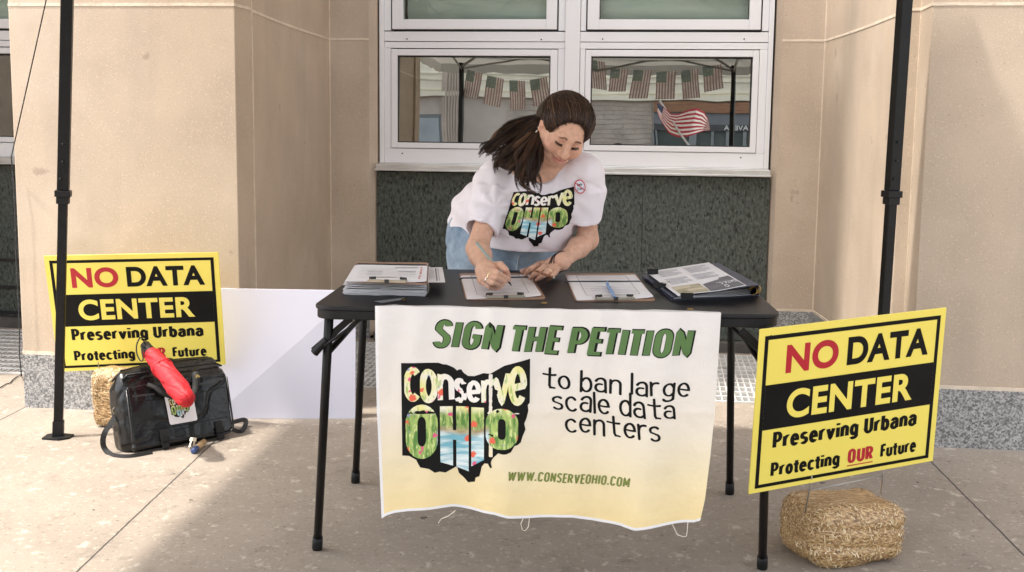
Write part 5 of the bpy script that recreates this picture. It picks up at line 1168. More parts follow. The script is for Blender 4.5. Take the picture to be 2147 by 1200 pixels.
# shoulder strap
def ribbon3(mb,pts,w,nrm,m=0,th=.0016):
    pts=[V(p) for p in pts]; vs=[]
    for i,p in enumerate(pts):
        t=unit(pts[min(i+1,len(pts)-1)]-pts[max(i-1,0)]); n_=nrm[i] if isinstance(nrm,list) else nrm; b=unit(np.cross(t,n_)); nn=unit(np.cross(b,t))
        vs+=[p+b*w/2+nn*th,p-b*w/2+nn*th,p-b*w/2-nn*th,p+b*w/2-nn*th]
    fs=[]
    for i in range(len(pts)-1):
        for k in range(4): fs.append((i*4+k,i*4+(k+1)%4,i*4+4+(k+1)%4,i*4+4+k))
    mb.add(vs,fs+[(0,1,2,3),tuple(len(pts)*4-4+k for k in (3,2,1,0))],m)
m=MB(); sp_=[P(243,872,4.40),P(232,889,4.37),P(221,905,4.34),P(216,922,4.34),P(218,938,4.345),Zp(228,950,.006),Zp(243,957,.004),Zp(275,958,.004),Zp(320,950,.004)]
sp_=smooth_path(sp_,5); ribbon3(m,sp_,.021,V((.25,-.9,.35))); m.build('shoulder_strap',leather2,bag,smooth=False)
m=MB(); rp=smooth_path([BG(BWt+.01,.10,.05),Zp(512,880,.03),Zp(514,893,.012),Zp(505,905,.006),Zp(492,903,.004),Zp(484,898,.004)],5); ribbon3(m,rp,.02,V((.2,-.7,.7))); m.build('strap_end',leather2,bag)
m=MB()
for (px,py,Y) in ((243,845,4.42),(240,862,4.40)):
    c=P(px,py,Y); m.tube([c+V((.008*math.cos(a),0,.012*math.sin(a))) for a in [i*math.pi/6 for i in range(13)]],.0018,6)
m.build('strap_ring',nickel,bag,smooth=True)
hk=BG(BWt+.012,.075,.215); m=MB(); m.tube([hk+ez*.03,hk],.006,6); m.build('strap_tab',leather2,bag,smooth=True); m=MB(); m.tube([hk+V((.009*math.cos(a),0,-.02+.02*math.sin(a))) for a in [i*math.pi/6 for i in range(13)]],.0018,6); m.build('strap_ring',nickel,bag,smooth=True); m=MB(); m.tube([hk-ez*.038,hk-ez*.055+bx_*.004,hk-ez*.09,hk-ez*.14-bx_*.003],[.006,.012,.010,.007],6); m.build('strap_hook',blackp,bag,smooth=True)
# keys hanging under the flap
ky=thing('key_fob','wooden bottle shaped fob with a blue cap and keys lying under the bag front','key fob',tuple(Zp(412,940,0)))
m=MB(); a,b=Zp(428,926,.02),Zp(405,947,.012); u=unit(b-a); L_=np.linalg.norm(b-a); m.tube([a,a+u*L_*.7],[.0115,.0125],12); fo=m.build('wooden_barrel',mat('light_wood',(.52,.36,.19),.5,(.42,.28,.14),12,stretch=(1,1,6)),ky,smooth=True)
m=MB(); m.tube([a+u*L_*.705,a+u*L_*.98,a+u*L_],[.013,.012,.007],12); m.build('blue_cap',mat('dark_blue_cap',(.03,.06,.16),.35,(.05,.08,.2),10),ky,smooth=True)
for (px,py,px2,py2) in ((402,921,397,938),(408,922,406,936)):
    m=MB(); a,b=Zp(px,py,.035),Zp(px2,py2,.008); d=(b-a)/2; m.obox((a+b)/2,d,unit(np.cross(d,(0,1,0)))*.0035,V((0,.001,0))); m.obox(a,unit(d)*.008,unit(np.cross(d,(0,1,0)))*.008,V((0,.001,0))); m.build('key',nickel,ky,bevel=.001)
# ================================================================ RED UMBRELLA
redc=mat('red_nylon',(.56,.010,.02),.6,(.44,.006,.014),16,bump=.5,bscale=40)
um=thing('folded_umbrella','folded red umbrella with black handle lying across the bag handle','umbrella',tuple(P(350,780,4.30)))
ua,ub_=P(318,742,4.50),P(393,840,4.275); u=unit(ub_-ua); L_=np.linalg.norm(ub_-ua)
s=SDF(np.minimum(ua,ub_)-.07,np.maximum(ua,ub_)+.07,.0035); s.chain([ua,ua+u*L_*.3,ua+u*L_*.75,ub_-u*.02],[.029,.037,.040,.036],.01)
ua1=unit(np.cross(u,(0,1,0))); ua2=np.cross(u,ua1)
def ufold(X,Y,Z):
    dx,dy,dz=X-ua[0],Y-ua[1],Z-ua[2]; t=dx*u[0]+dy*u[1]+dz*u[2]; an=np.arctan2(dx*ua2[0]+dy*ua2[1]+dz*ua2[2],dx*ua1[0]+dy*ua1[1]+dz*ua1[2])
    return .0045*np.exp(-(np.sin(an*1.5+t*15)/.22)**2)+.0025*np.exp(-(sn3(X,Y,Z,5,60)/.13)**2)+.0012*sn3(X,Y,Z,6,110)-.0022
s.disp(ufold); s.plane(ua,-u); vs,fs=s.mesh(); np_mesh('folded_canopy',vs,fs,redc,um)
m=MB(); m.tube([ua-u*.075,ua-u*.068,ua-u*.03,ua+u*.002,ua+u*.01],[.014,.020,.022,.0265,.025],14); m.build('handle',blackp,um,smooth=True)
m=MB(); cb=ua+u*L_*.33; m.tube([cb+(ua1*math.cos(q)+ua2*math.sin(q))*.0385 for q in [i*math.pi/10 for i in range(21)]],.0022,6,flat=3,cap=False); m.build('closing_strap',redc,um,smooth=True)
m=MB(); lp_=smooth_path([ua-u*.055,P(296,708,4.50),P(287,722,4.48),P(287,742,4.47),P(295,757,4.46),P(300,752,4.46),P(297,730,4.48),ua-u*.05],5); m.tube(lp_,.0028,6); m.build('wrist_loop',leather2,um,smooth=True)
# ================================================================ THE WOMAN
def face_frame(yaw,pit,roll):
    cy_,sy_=math.cos(yaw),math.sin(yaw); cp,sp2=math.cos(pit),math.sin(pit); cr,sr=math.cos(roll),math.sin(roll)
    Ry=np.array([[cy_,0,sy_],[0,1,0],[-sy_,0,cy_]]); Rx=np.array([[1,0,0],[0,cp,-sp2],[0,sp2,cp]]); Rz=np.array([[cr,-sr,0],[sr,cr,0],[0,0,1]])
    return Rz@Rx@Ry
HC=P(1185,268,3.70); vb=np.array([cR,cU,-fw]); HM=face_frame(rad(27),rad(40),rad(-32))   # head frame in view axes
HW=vb.T@HM       # head-local -> world
HS=.94
def HL(x,y,z): return HC+HW@(np.array((x,y,z))*HS)
who=thing('person','woman in white printed T-shirt and jeans bending over the table, writing on a clipboard','person',(-.45,4.15,0))
SKIN=np.array((.62,.37,.265))
skin=vcol_mat('skin',rough=.5,bump=.18,bscale=500,sss=.04,spec=.3,noise=.12)
shR,shL=P(1038,380,3.80),P(1226,366,3.76)
elR,wrR=P(1001,522,3.62),P(1019,563,3.43)
elL,wrL=P(1232,503,3.84),P(1178,549,3.66)
allp=[shR,shL,elR,elL,HL(0,.13,0),Zp(1040,600,.85)]
lo=V((-.78,3.15,.80)); hi=V((.10,4.05,1.50))
s=SDF(lo,hi,.0026)
# --- head
def hell(c,r,k=.015,sub=False): s.ell(HL(*c),V(r)*HS,k,HW,sub)
def hcap(a,b,ra,rb=None,k=.01,sub=False): s.cap(HL(*a),HL(*b),ra*HS,None if rb is None else rb*HS,k,sub)
hell((0,.019,-.016),(.075,.073,.086),0)
hell((0,-.030,.020),(.067,.075,.068),.03)
for sx in (-1,1):
    hell((sx*.038,-.034,.050),(.028,.026,.028),.02)
    hell((sx*.050,-.055,.015),(.022,.03,.03),.02)
hell((0,-.092,.062),(.020,.016,.020),.025)
hell((0,-.075,.035),(.045,.03,.04),.03)
hcap((-.030,.020,.080),(.030,.020,.080),.010,k=.02)
for sx in (-1,1):
    hell((sx*.028,.000,.103),(.019,.013,.020),.014,True)
    hell((sx*.027,-.001,.071),(.0145,.0115,.0135),.004)
    hcap((sx*.016,-.009,.0835),(sx*.041,-.006,.075),.0016,k=.002)
hcap((0,.012,.086),(0,-.030,.105),.0075,.0115,.014)
hell((0,-.036,.104),(.0125,.0105,.0115),.008)
for sx in (-1,1):
    hell((sx*.0130,-.040,.092),(.0085,.0075,.010),.005)
    hell((sx*.0075,-.047,.100),(.0035,.0025,.004),.002,True)
hell((0,-.066,.078),(.026,.016,.014),.014)
hcap((-.020,-.064,.083),(-.005,-.0595,.0925),.0042,.0052,.004); hcap((.020,-.064,.083),(.005,-.0595,.0925),.0042,.0052,.004)
hcap((-.016,-.0700,.084),(0,-.0725,.0915),.0045,.0068,.004); hcap((.016,-.0700,.084),(0,-.0725,.0915),.0045,.0068,.004)
hcap((-.0265,-.0600,.081),(0,-.0658,.0985),.0018,k=.002,sub=True); hcap((.0265,-.0600,.081),(0,-.0658,.0985),.0018,k=.002,sub=True)
for sx in (-1,1): hell((sx*.0285,-.058,.079),(.005,.006,.006),.006,True); hell((sx*.040,-.040,.064),(.019,.017,.016),.015)
for sx in (-1,1):
    hell((sx*.077,-.006,-.004),(.007,.030,.018),.006); hell((sx*.074,-.032,.000),(.007,.011,.009),.006)
    hell((sx*.083,.000,-.002),(.005,.018,.009),.003,True)
# --- neck, shoulders, arms
s.cap(HL(0,-.07,-.035),P(1130,366,3.80),.052,.062,.035)
s.cap(shR+V((.02,.01,-.01)),shL+V((-.02,.01,-.01)),.046,.046,.04); s.ell((shR+shL)/2+V((0,.08,-.02)),(.15,.12,.09),.05)
s.chain([shR,P(1026,436,3.73),elR],[.040,.034,.0325],.02)
s.chain([elR,elR+(wrR-elR)*.35,wrR],[.0325,.032,.0225],.02)
s.chain([shL,P(1230,430,3.79),elL],[.038,.034,.032],.02)
s.chain([elL,elL+(wrL-elL)*.35,wrL],[.032,.0315,.022],.02)
# --- hands
def hp_(zx,zy,z): return Zp(960+zx/7.5,480+zy/7.5,z)
Z0=TZ+.009
# writing hand
pm=hp_(455,735,.873)
s.chain([wrR,hp_(430,660,.888),hp_(450,745,.872)],[.024,.025,.024],.02)
s.ell(hp_(430,800,.866),(.024,.026,.018),.015); s.ell(hp_(520,660,.890),(.022,.022,.018),.015)
fingers=[([(470,640,.898),(600,690,.905),(720,760,.882),(800,800,.862)],[.0115,.0105,.0092,.0078]),
 ([(560,585,.894),(670,570,.905),(745,640,.900),(795,735,.876)],[.0135,.0118,.0100,.0080]),
 ([(440,710,.890),(570,765,.894),(690,825,.876),(735,835,.862)],[.0112,.0102,.0092,.0080]),
 ([(415,775,.880),(540,845,.880),(650,880,.866),(700,880,.858)],[.0108,.0098,.0088,.0078]),
 ([(410,840,.868),(500,905,.862),(600,925,.856),(660,920,.853)],[.0102,.0088,.0080,.0072])]
for pts,rs in fingers: s.chain([hp_(*q) for q in pts],[r*.93 for r in rs],.0022)
# resting hand
s.chain([wrL,hp_(1500,560,.872)],[.0245,.025],.02)
kn=[(1270,560,.868),(1350,605,.871),(1440,650,.869),(1520,690,.863)]
for (x,y,z) in kn: s.cap(hp_(1540,560,.868),hp_(x,y,z-.004),.020,.0108,.009)
f2=[([kn[0],(1165,625,.874),(1110,665,.862),(1065,722,.8435)],[.0110,.0100,.0088,.0074]),
 ([kn[1],(1255,680,.877),(1195,720,.862),(1140,775,.8440)],[.0110,.0100,.0090,.0076]),
 ([kn[2],(1355,725,.875),(1300,765,.860),(1243,803,.8435)],[.0106,.0096,.0086,.0074]),
 ([kn[3],(1480,745,.866),(1450,775,.855),(1418,806,.8430)],[.0098,.0086,.0078,.0068]),
 ([(1400,545,.850),(1230,600,.848),(1090,650,.846),(1010,668,.8445)],[.0130,.0112,.0095,.0078])]
for pts,rs in f2: s.chain([hp_(*q) for q in pts],[r*.88 for r in rs],.0018)
vs,fs=s.mesh()
fo_=np_mesh('body',vs,fs,skin,who,relax=1)
co=np.zeros(len(fo_.data.vertices)*3); fo_.data.vertices.foreach_get('co',co); co=co.reshape(-1,3)
loc=(co-HC)@HW/HS
def near(c,r): 
    d=np.linalg.norm((loc-np.array(c))/np.array(r),axis=1); return np.clip(1.5-d,0,1)[:,None] if True else 0
cols=np.tile(SKIN,(len(co),1))
def blend(w_,c): 
    global cols
    cols=cols*(1-w_)+np.array(c)*w_
ish=(np.linalg.norm(co-HC,axis=1)<.17)
for sx in (-1,1):
    blend(.40*near((sx*.045,-.034,.06),(.028,.022,.035)),(.70,.32,.24)); 
blend(.30*near((0,-.036,.108),(.014,.012,.012)),(.68,.32,.24))
lipw=np.maximum.reduce([near((x,y,z),(.008,.0052,.010)) for x,y,z in ((0,-.0600,.094),(-.008,-.061,.091),(.008,-.061,.091),(-.016,-.0635,.085),(.016,-.0635,.085),(0,-.0725,.093),(-.008,-.072,.090),(.008,-.072,.090),(-.014,-.070,.085),(.014,-.070,.085))])
blend(.75*np.clip(lipw*1.6,0,1),(.55,.22,.19))
blend(.8*np.maximum.reduce([near((x,-.0658+abs(x)*.20,.092-abs(x)*.35),(.006,.0016,.010)) for x in np.linspace(-.026,.026,11)]),(.22,.06,.05))
for sx in (-1,1):
    blend(.35*near((sx*.029,.008,.080),(.018,.009,.02)),(.60,.33,.25)); blend(.55*near((sx*.0075,-.047,.100),(.004,.003,.005)),(.18,.06,.04))
    blend(.5*near((sx*.078,-.005,0),(.012,.03,.02)),(.68,.33,.26))
# knuckles and finger tips a little redder
for pts,rs in fingers+f2:
    for q in (pts[0],pts[2],pts[3]):
        d=np.linalg.norm(co-hp_(*q),axis=1); blend(.35*np.clip(1.3-d/.014,0,1)[:,None],(.70,.36,.27))
setcol(fo_.data,cols)
# nails
nail=mat('finger_nail',(.72,.46,.39),.3); bvh=BVHTree.FromPolygons([Vector(v) for v in co],[tuple(p.vertices) for p in fo_.data.polygons])
for pts,rs in fingers[:2]+f2:
    tip,pre=hp_(*pts[-1]),hp_(*pts[-2]); d=unit(tip-pre); up=unit(ez-d*(d@ez)) ; b=np.cross(d,up); m=MB(); n=5; r_=rs[-1]*.78; g_r=[]
    for i in range(n+1):
        for j in range(n+1):
            u_,v_=(i/n-.5)*2,(j/n-.5)*2; q=tip-d*r_*.1+d*u_*r_*1.0+b*v_*r_*.8*(1-.15*u_*u_); h=bvh.ray_cast(Vector(q+up*.03),Vector(-up)); p=np.array(h[0])+up*.0005 if h[0] else q; g_r.append(p)
    m.add(g_r,[(i*(n+1)+j,(i+1)*(n+1)+j,(i+1)*(n+1)+j+1,i*(n+1)+j+1) for i in range(n) for j in range(n)]); m.build('fingernail',nail,fo_,smooth=True)
# brows, lashes
def onface(x,y,off=.0008):
    o=HL(x,y,.2); h=bvh.ray_cast(Vector(o),Vector(-HW[:,2])); return np.array(h[0])+HW[:,2]*off if h[0] else HL(x,y,.08)
browm=mat('eyebrow_brown',(.20,.105,.065),.7)
hairdark=mat('dark_brown_hair_fine',(.055,.028,.018),.5)
for sx in (-1,1):
    m=MB(); rr=random.Random(5+sx)
    for i in range(170):
        t=rr.random(); x=sx*(.013+.0225*t); y=.0205+.0045*math.sin(t*math.pi*.9)-.004*t*t+rr.uniform(-1,1)*.0026*(1-.6*t); L_=.0065
        a=onface(x,y); b=onface(x+sx*L_*.9,y+.0020-.004*t); m.tube([a,(a+b)/2+HW[:,2]*.0006,b],[.0005,.0004,.00015],3)
    m.build('eyebrow',browm,fo_)
    m=MB()
    for i in range(34):
        t=i/33; x=sx*(.0165+.024*t); y=-.0085-.0022*math.sin(t*math.pi)+.0035*t; a=onface(x,y,.0006); b=a+HW@np.array((sx*(.001+.003*t),-.0048,.0055)); m.tube([a,(a+b)/2+HW[:,2]*.0008,b],[.00045,.0004,.0001],3)
    m.tube([onface(sx*(.016+.025*t),-.0080-.0024*math.sin(t*math.pi)+.0035*t,.0002) for t in [k/10 for k in range(11)]],[.0006]+[.0011]*9+[.0005],5)
    m.build('eyelashes',hairdark,fo_)
# ---------------------------------------------------------------- T-shirt
shirtm=mat('white_cotton',(.79,.745,.80),.85,(.75,.71,.765),3,bump=.12,bscale=400)
lo=V((-.90,3.30,.72)); hi=V((.16,4.42,1.32)); s=SDF(lo,hi,.0042)
# torso
s.cap(P(1062,380,3.84),P(1212,368,3.80),.082,.078,0)
s.cap(P(1125,420,3.86),P(1060,468,4.05),.125,.145,.06)
s.ell(P(1040,462,4.15),(.165,.13,.13),.06)
s.cap(P(1138,430,3.80),P(1118,492,3.84),.105,.115,.06)
s.cap(P(1095,440,3.82),P(1170,425,3.80),.080,.080,.05)
s.ell(P(1012,455,4.10),(.10,.12,.12),.05)
s.ell(P(1175,410,3.79),(.060,.075,.09),.04)
s.cap(P(1100,470,3.84),P(1085,500,3.88),.11,.12,.05)
# neck hem lift
s.cap(P(1122,350,3.82),P(1132,366,3.78),.062,.066,.03)
# sleeves
slR=P(1010,474,3.685); slL=P(1226,461,3.79)
dR=unit(slR-P(1026,430,3.73)); dL=unit(slL-shL)
s.cap(shR,P(1028,425,3.74),.062,.056,.03); s.cap(shL,P(1227,412,3.77),.058,.051,.03); s.cone(P(1030,412,3.755),slR+dR*.012,.062,.0515,.018); s.cone(P(1229,398,3.77),slL+dL*.006,.056,.0485,.016); s.ell(P(1042,390,3.80),(.07,.075,.065),.03)
# hollow sleeve ends, cut square
dR=unit(slR-P(1022,440,3.71)); dL=unit(slL-shL)
def fold(X,Y,Z):
    d=.0045*sn3(X,Y,Z,31,15)+.0030*sn3(X,Y,Z,32,34)+.0045*np.exp(-(sn3(X*1.0,Y,Z*.6,33,17)/.10)**2)+.0028*np.exp(-(sn3(X,Y,Z*.7,34,30)/.10)**2)-.002
    # drag folds fanning from the right armpit and hanging folds
    a=P(1045,430,3.75); r=np.sqrt((X-a[0])**2+(Z-a[2])**2+(Y-a[1])**2*.4)+1e-4; th=np.arctan2(Z-a[2],X-a[0]); d=d-.006*np.exp(-r/.16)*(1-np.exp(-(r/.06)**2))*np.sin(th*8+1.2*np.sin(r*20))
    a=P(1200,410,3.72); r=np.sqrt((X-a[0])**2+(Z-a[2])**2+(Y-a[1])**2*.4)+1e-4; th=np.arctan2(Z-a[2],X-a[0]); d=d-.004*np.exp(-r/.10)*(1-np.exp(-(r/.05)**2))*np.sin(th*8+.5)
    w_=np.clip((.98-Z)/.12,0,1); d=d-.0048*w_*np.sin(X*48+Z*22+3*np.sin(Z*9+X*7))
    k=np.exp(-(((X-P(960,430,4.1)[0])/.12)**2+((Z-.98)/.10)**2)); d=d-.006*k*np.sin((X*.7+Z)*62)
    return d
s.disp(fold)
s.plane(P(1092,528,3.74),unit(V((-.02,.03,-1))))
# sleeve openings
s.cone(slR-dR*.03,slR+dR*.05,.041,.0465,0,sub=True); s.cone(slL-dL*.03,slL+dL*.04,.0385,.0435,0,sub=True)
# neck opening
s.cap(P(1135,345,3.745),P(1138,352,3.66),.052,.060,.004,sub=True)
vs,fs=s.mesh(); sh=np_mesh('t_shirt',vs,fs,shirtm,who,relax=2)
co2=np.zeros(len(sh.data.vertices)*3); sh.data.vertices.foreach_get('co',co2); co2=co2.reshape(-1,3)
sbvh=BVHTree.FromPolygons([Vector(v) for v in co2],[tuple(p.vertices) for p in sh.data.polygons])
def onshirt(px,py,h=0):
    d=ray(px,py); d=d/np.linalg.norm(d); r=sbvh.ray_cast(Vector(CAMP+d*2.6),Vector(d),2.2)
    if r[0] is None: return P(px,py,3.7)
    n_=np.array(r[1]); n_=n_ if n_@d<0 else -n_
    return np.array(r[0])+n_*(h+.0006)
def band(name,c,d,rad_,w_,mt,par):   # hem bands
    pass
# homography logo -> photo
src=np.array([(48,85),(1165,48),(625,1130),(62,880)],float); dst=np.array([(1076.8,403),(1204,391.5),(1119,516.5),(1053.5,480)],float)
A=[];
for (x,y),(u_,v_) in zip(src,dst): A.append([x,y,1,0,0,0,-u_*x,-u_*y]); A.append([0,0,0,x,y,1,-v_*x,-v_*y])
hh_=np.linalg.solve(np.array(A),dst.ravel())
def hom(x,y): w_=hh_[6]*x+hh_[7]*y+1; return (hh_[0]*x+hh_[1]*y+hh_[2])/w_,(hh_[3]*x+hh_[4]*y+hh_[5])/w_
pr=Print2D(); logo(pr,lambda x,y:(x,y),0,1,0); m=MB(); pr.emit(m,lambda x,y,h:onshirt(*hom(x,y),h),grid=36,dz=.0004,base=.0012,uvf=lambda x,y:(x/1241,1-y/1200)); m.build('shirt_print',[blk,art],sh)
# seams and ribs
m=MB(); nk=[(1106,352),(1109,362),(1116,371),(1126,377),(1138,379),(1150,377),(1158,372)]
m.tube([onshirt(*q,.0010) for q in smooth_path([V((*q,0)) for q in nk],4) for q in [q[:2]]],.0050,8,flat=.6); m.build('collar_rib',shirtm,sh,smooth=True)
def ringband(c,d,r,w_,name):
    m=MB(); d=unit(d); a=unit(np.cross(d,(0,1,.3))); b=np.cross(d,a); pts=[]
    for i in range(33):
        q=2*math.pi*i/32; o=c+(a*math.cos(q)+b*math.sin(q))*.001; h=sbvh.ray_cast(Vector(c+(a*math.cos(q)+b*math.sin(q))*.12),Vector(-(a*math.cos(q)+b*math.sin(q))),.13)
        pts.append(np.array(h[0])+(a*math.cos(q)+b*math.sin(q))*.0003 if h[0] else c+(a*math.cos(q)+b*math.sin(q))*r)
    m.tube(pts,.0011,5); m.build(name,shirtm,sh,smooth=True)
ringband(slR-dR*.004,dR,.06,.01,'sleeve_hem'); ringband(slL-dL*.004,dL,.055,.01,'sleeve_hem')
# round badge
bc_=onshirt(1216,391,.004); bd_=unit(CAMP-bc_+V((.3,0,.2))); a=unit(np.cross(bd_,ez)); a=-a; b=np.cross(bd_,a); b=b if b[2]>0 else -b
ang=rad(14); a,b=a*math.cos(ang)+b*math.sin(ang),-a*math.sin(ang)+b*math.cos(ang); R0=.0185
def BD(x,y,h=0): return bc_+a*x*R0*.92+b*y*R0*1.2+bd_*(h+.002)
def disc(r0,r1,h,mt,n=32):
    vs=[BD(r*math.cos(2*math.pi*k/n),r*math.sin(2*math.pi*k/n),h) for r in (r0,r1) for k in range(n)]; m.add(vs,[(k,(k+1)%n,n+(k+1)%n,n+k) for k in range(n)],mt)
m=MB(); disc(.001,.86,.0012,0); disc(.84,1.0,.0016,1); vs=[BD(math.cos(2*math.pi*k/32),math.sin(2*math.pi*k/32),h) for h in (-.002,.0016) for k in range(32)]; m.add(vs,[(k,(k+1)%32,32+(k+1)%32,32+k) for k in range(32)],1)
pr=Print2D(); pr.btext('Data',-.42,.46,.12,.38,2,1,off=.03); pr.btext('Center',-.66,.62,-.48,.36,2,1,off=.03); pr.poly([(-.66,.56),(-.56,.66),(.66,-.56),(.56,-.66)],1,5); pr.emit(m,BD,dz=.0001,base=.0016)
m.build('round_badge',[mat('badge_pale',(.62,.66,.74),.4,(.60,.64,.72),9),mat('badge_red',(.55,.04,.06),.4,(.5,.04,.06),9),blk],sh)
# ---------------------------------------------------------------- jeans
def denim():
    m=bpy.data.materials.new('denim'); m.use_nodes=True; nt=m.node_tree; L=nt.links.new; bs=nt.nodes['Principled BSDF']; bs.inputs['Roughness'].default_value=.9; tc=nd(nt,'TexCoord')
    n=nd(nt,'TexNoise'); n.inputs['Scale'].default_value=7; n.inputs['Detail'].default_value=8; n.inputs['Roughness'].default_value=.7; L(tc.outputs['Object'],n.inputs[0]); r=nd(nt,'ValToRGB'); L(n.outputs[0],r.inputs[0]); e=r.color_ramp.elements
    e[0].position=.35; e[0].color=(.12,.19,.28,1); e[1].position=.70; e[1].color=(.42,.51,.61,1); L(r.outputs[0],bs.inputs['Base Color'])
    w_=nd(nt,'TexWave'); w_.inputs['Scale'].default_value=180; L(tc.outputs['Object'],w_.inputs[0]); bp=nd(nt,'Bump'); bp.inputs['Strength'].default_value=.15; bp.inputs['Distance'].default_value=.002; L(w_.outputs[1],bp.inputs['Height']); L(bp.outputs[0],bs.inputs['Normal']); return m
dn=denim(); lo=V((-.92,3.62,.05)); hi=V((.05,4.45,1.02)); s=SDF(lo,hi,.0075)
pc=P(1052,500,4.12)
s.ell(P(1046,490,4.14),(.185,.13,.15),0); s.ell(P(1055,530,4.06),(.185,.13,.13),.06)
kR,kL=V((pc[0]-.10,4.05,.46)),V((pc[0]+.11,4.02,.46)); aR_,aL_=V((pc[0]-.11,4.12,.09)),V((pc[0]+.13,4.10,.09))
s.chain([P(1005,520,4.08),kR,aR_],[.105,.075,.062],.05); s.chain([P(1100,520,4.06),kL,aL_],[.105,.075,.062],.05)
s.disp(lambda X,Y,Z:.004*sn3(X,Y,Z,41,16)+.003*sn3(X,Y,Z,42,40)+.006*np.exp(-(sn3(X,Y,Z,43,20)/.13)**2))
s.plane((0,0,.07),(0,0,-1))
vs,fs=s.mesh(); jn=np_mesh('jeans',vs,fs,dn,who,relax=2)
co3=np.zeros(len(jn.data.vertices)*3); jn.data.vertices.foreach_get('co',co3); co3=co3.reshape(-1,3); jb=BVHTree.FromPolygons([Vector(v) for v in co3],[tuple(p.vertices) for p in jn.data.polygons])
def onj(px,py,h=0):
    d=unit(ray(px,py)); r=jb.ray_cast(Vector(CAMP+d*2.8),Vector(d),3); return np.array(r[0])-d*h if r[0] else P(px,py,3.9)
m=MB(); m.tube([onj(1086+dx,536+i*6,.0015) for i,dx in enumerate((3,1,0,-1,-2,-3))],.0018,5); m.build('fly_stitching',mat('pale_seam',(.55,.58,.62),.8,(.45,.5,.55),60),jn,smooth=True)
for sx,a_ in ((-1,aR_),(1,aL_)):
    s=SDF(a_+V((-.09,-.24,-.1)),a_+V((.09,.14,.06)),.006); s.ell((a_[0],a_[1]-.02,.045),(.046,.10,.045),0); s.ell((a_[0]+sx*.006,a_[1]-.11,.035),(.046,.07,.035),.03); s.cap((a_[0],a_[1]+.01,.05),(a_[0],a_[1]+.01,.10),.045,.045,.02); s.plane((0,0,.003),(0,0,-1)); vs,fs=s.mesh(); np_mesh('shoe',vs,fs,mat('white_shoe',(.6,.6,.6),.6,(.5,.5,.5),12),who)
# ---------------------------------------------------------------- hair
hairm=vcol_mat('brown_hair',rough=.38,spec=.32)
s=SDF(HC-.22,HC+.22,.004)
s.ell(HL(0,.022,-.020),V((.086,.075,.094))*HS,0,HW); s.ell(HL(-.02,-.012,-.060),V((.066,.066,.046))*HS,.04,HW)
# open the face: cut in front of the hair line
s.ell(HL(0,-.070,.120),V((.096,.130,.090))*HS,.01,HW,sub=True); s.ell(HL(0,.022,.112),V((.070,.064,.076))*HS,.012,HW,sub=True)
s.ell(HL(-.085,-.03,.022),V((.030,.050,.030))*HS,.01,HW,sub=True); s.ell(HL(.085,-.03,.022),V((.030,.055,.034))*HS,.01,HW,sub=True)
s.cap(HL(0,-.20,.02),HL(0,-.09,-.02),.07,.06,.01,sub=True)
s.disp(lambda X,Y,Z:.0005*np.sin(((X-HC[0])*HW[0][0]+(Y-HC[1])*HW[1][0]+(Z-HC[2])*HW[2][0])*420+4*sn3(X,Y,Z,3,20)))
vs,fs=s.mesh(); cap_=(vs,fs)
hair=np_mesh('hair',vs,fs,hairm,who,relax=1); nv=len(hair.data.vertices); cc_=np.zeros(nv*3); hair.data.vertices.foreach_get('co',cc_); cc_=cc_.reshape(-1,3)
q=sn3(cc_[:,0],cc_[:,1],cc_[:,2],8,60)[:,None]; setcol(hair.data,np.array((.015,.008,.005))*(1+.4*q))
hb=BVHTree.FromPolygons([Vector(v) for v in cc_],[tuple(p.vertices) for p in hair.data.polygons])
# strands
rr=np.random.RandomState(77); SV=[];SF=[];SCc=[]
def strand(pts,r,col,n=4):
    m=MB(); k=len(pts); rs=[r*(1-.75*(i/(k-1))**2)*(.35 if i==0 else 1) for i in range(k)]; m.tube(pts,rs,n,cap=False); o=len(SV); SV.extend(m.v); SF.extend([tuple(o+j for j in f) for f in m.f]); SCc.extend([col]*len(m.v))
def hcol():
    t=rr.rand(); c=np.array((.016,.008,.0055))*(1-t)+np.array((.052,.025,.014))*t
    if rr.rand()<.09: c=np.array((.14,.072,.038))
    return c*rr.uniform(.8,1.15)
# crown strands: combed from the hair line over the head to the gather point at the back left
gath=(-.058,.000,-.085)
Rr=np.array((.0878,.0768,.0958)); Cc=np.array((0,.022,-.020))
def ellp(d): d=np.array(d); return Cc+d/np.linalg.norm(d/Rr)
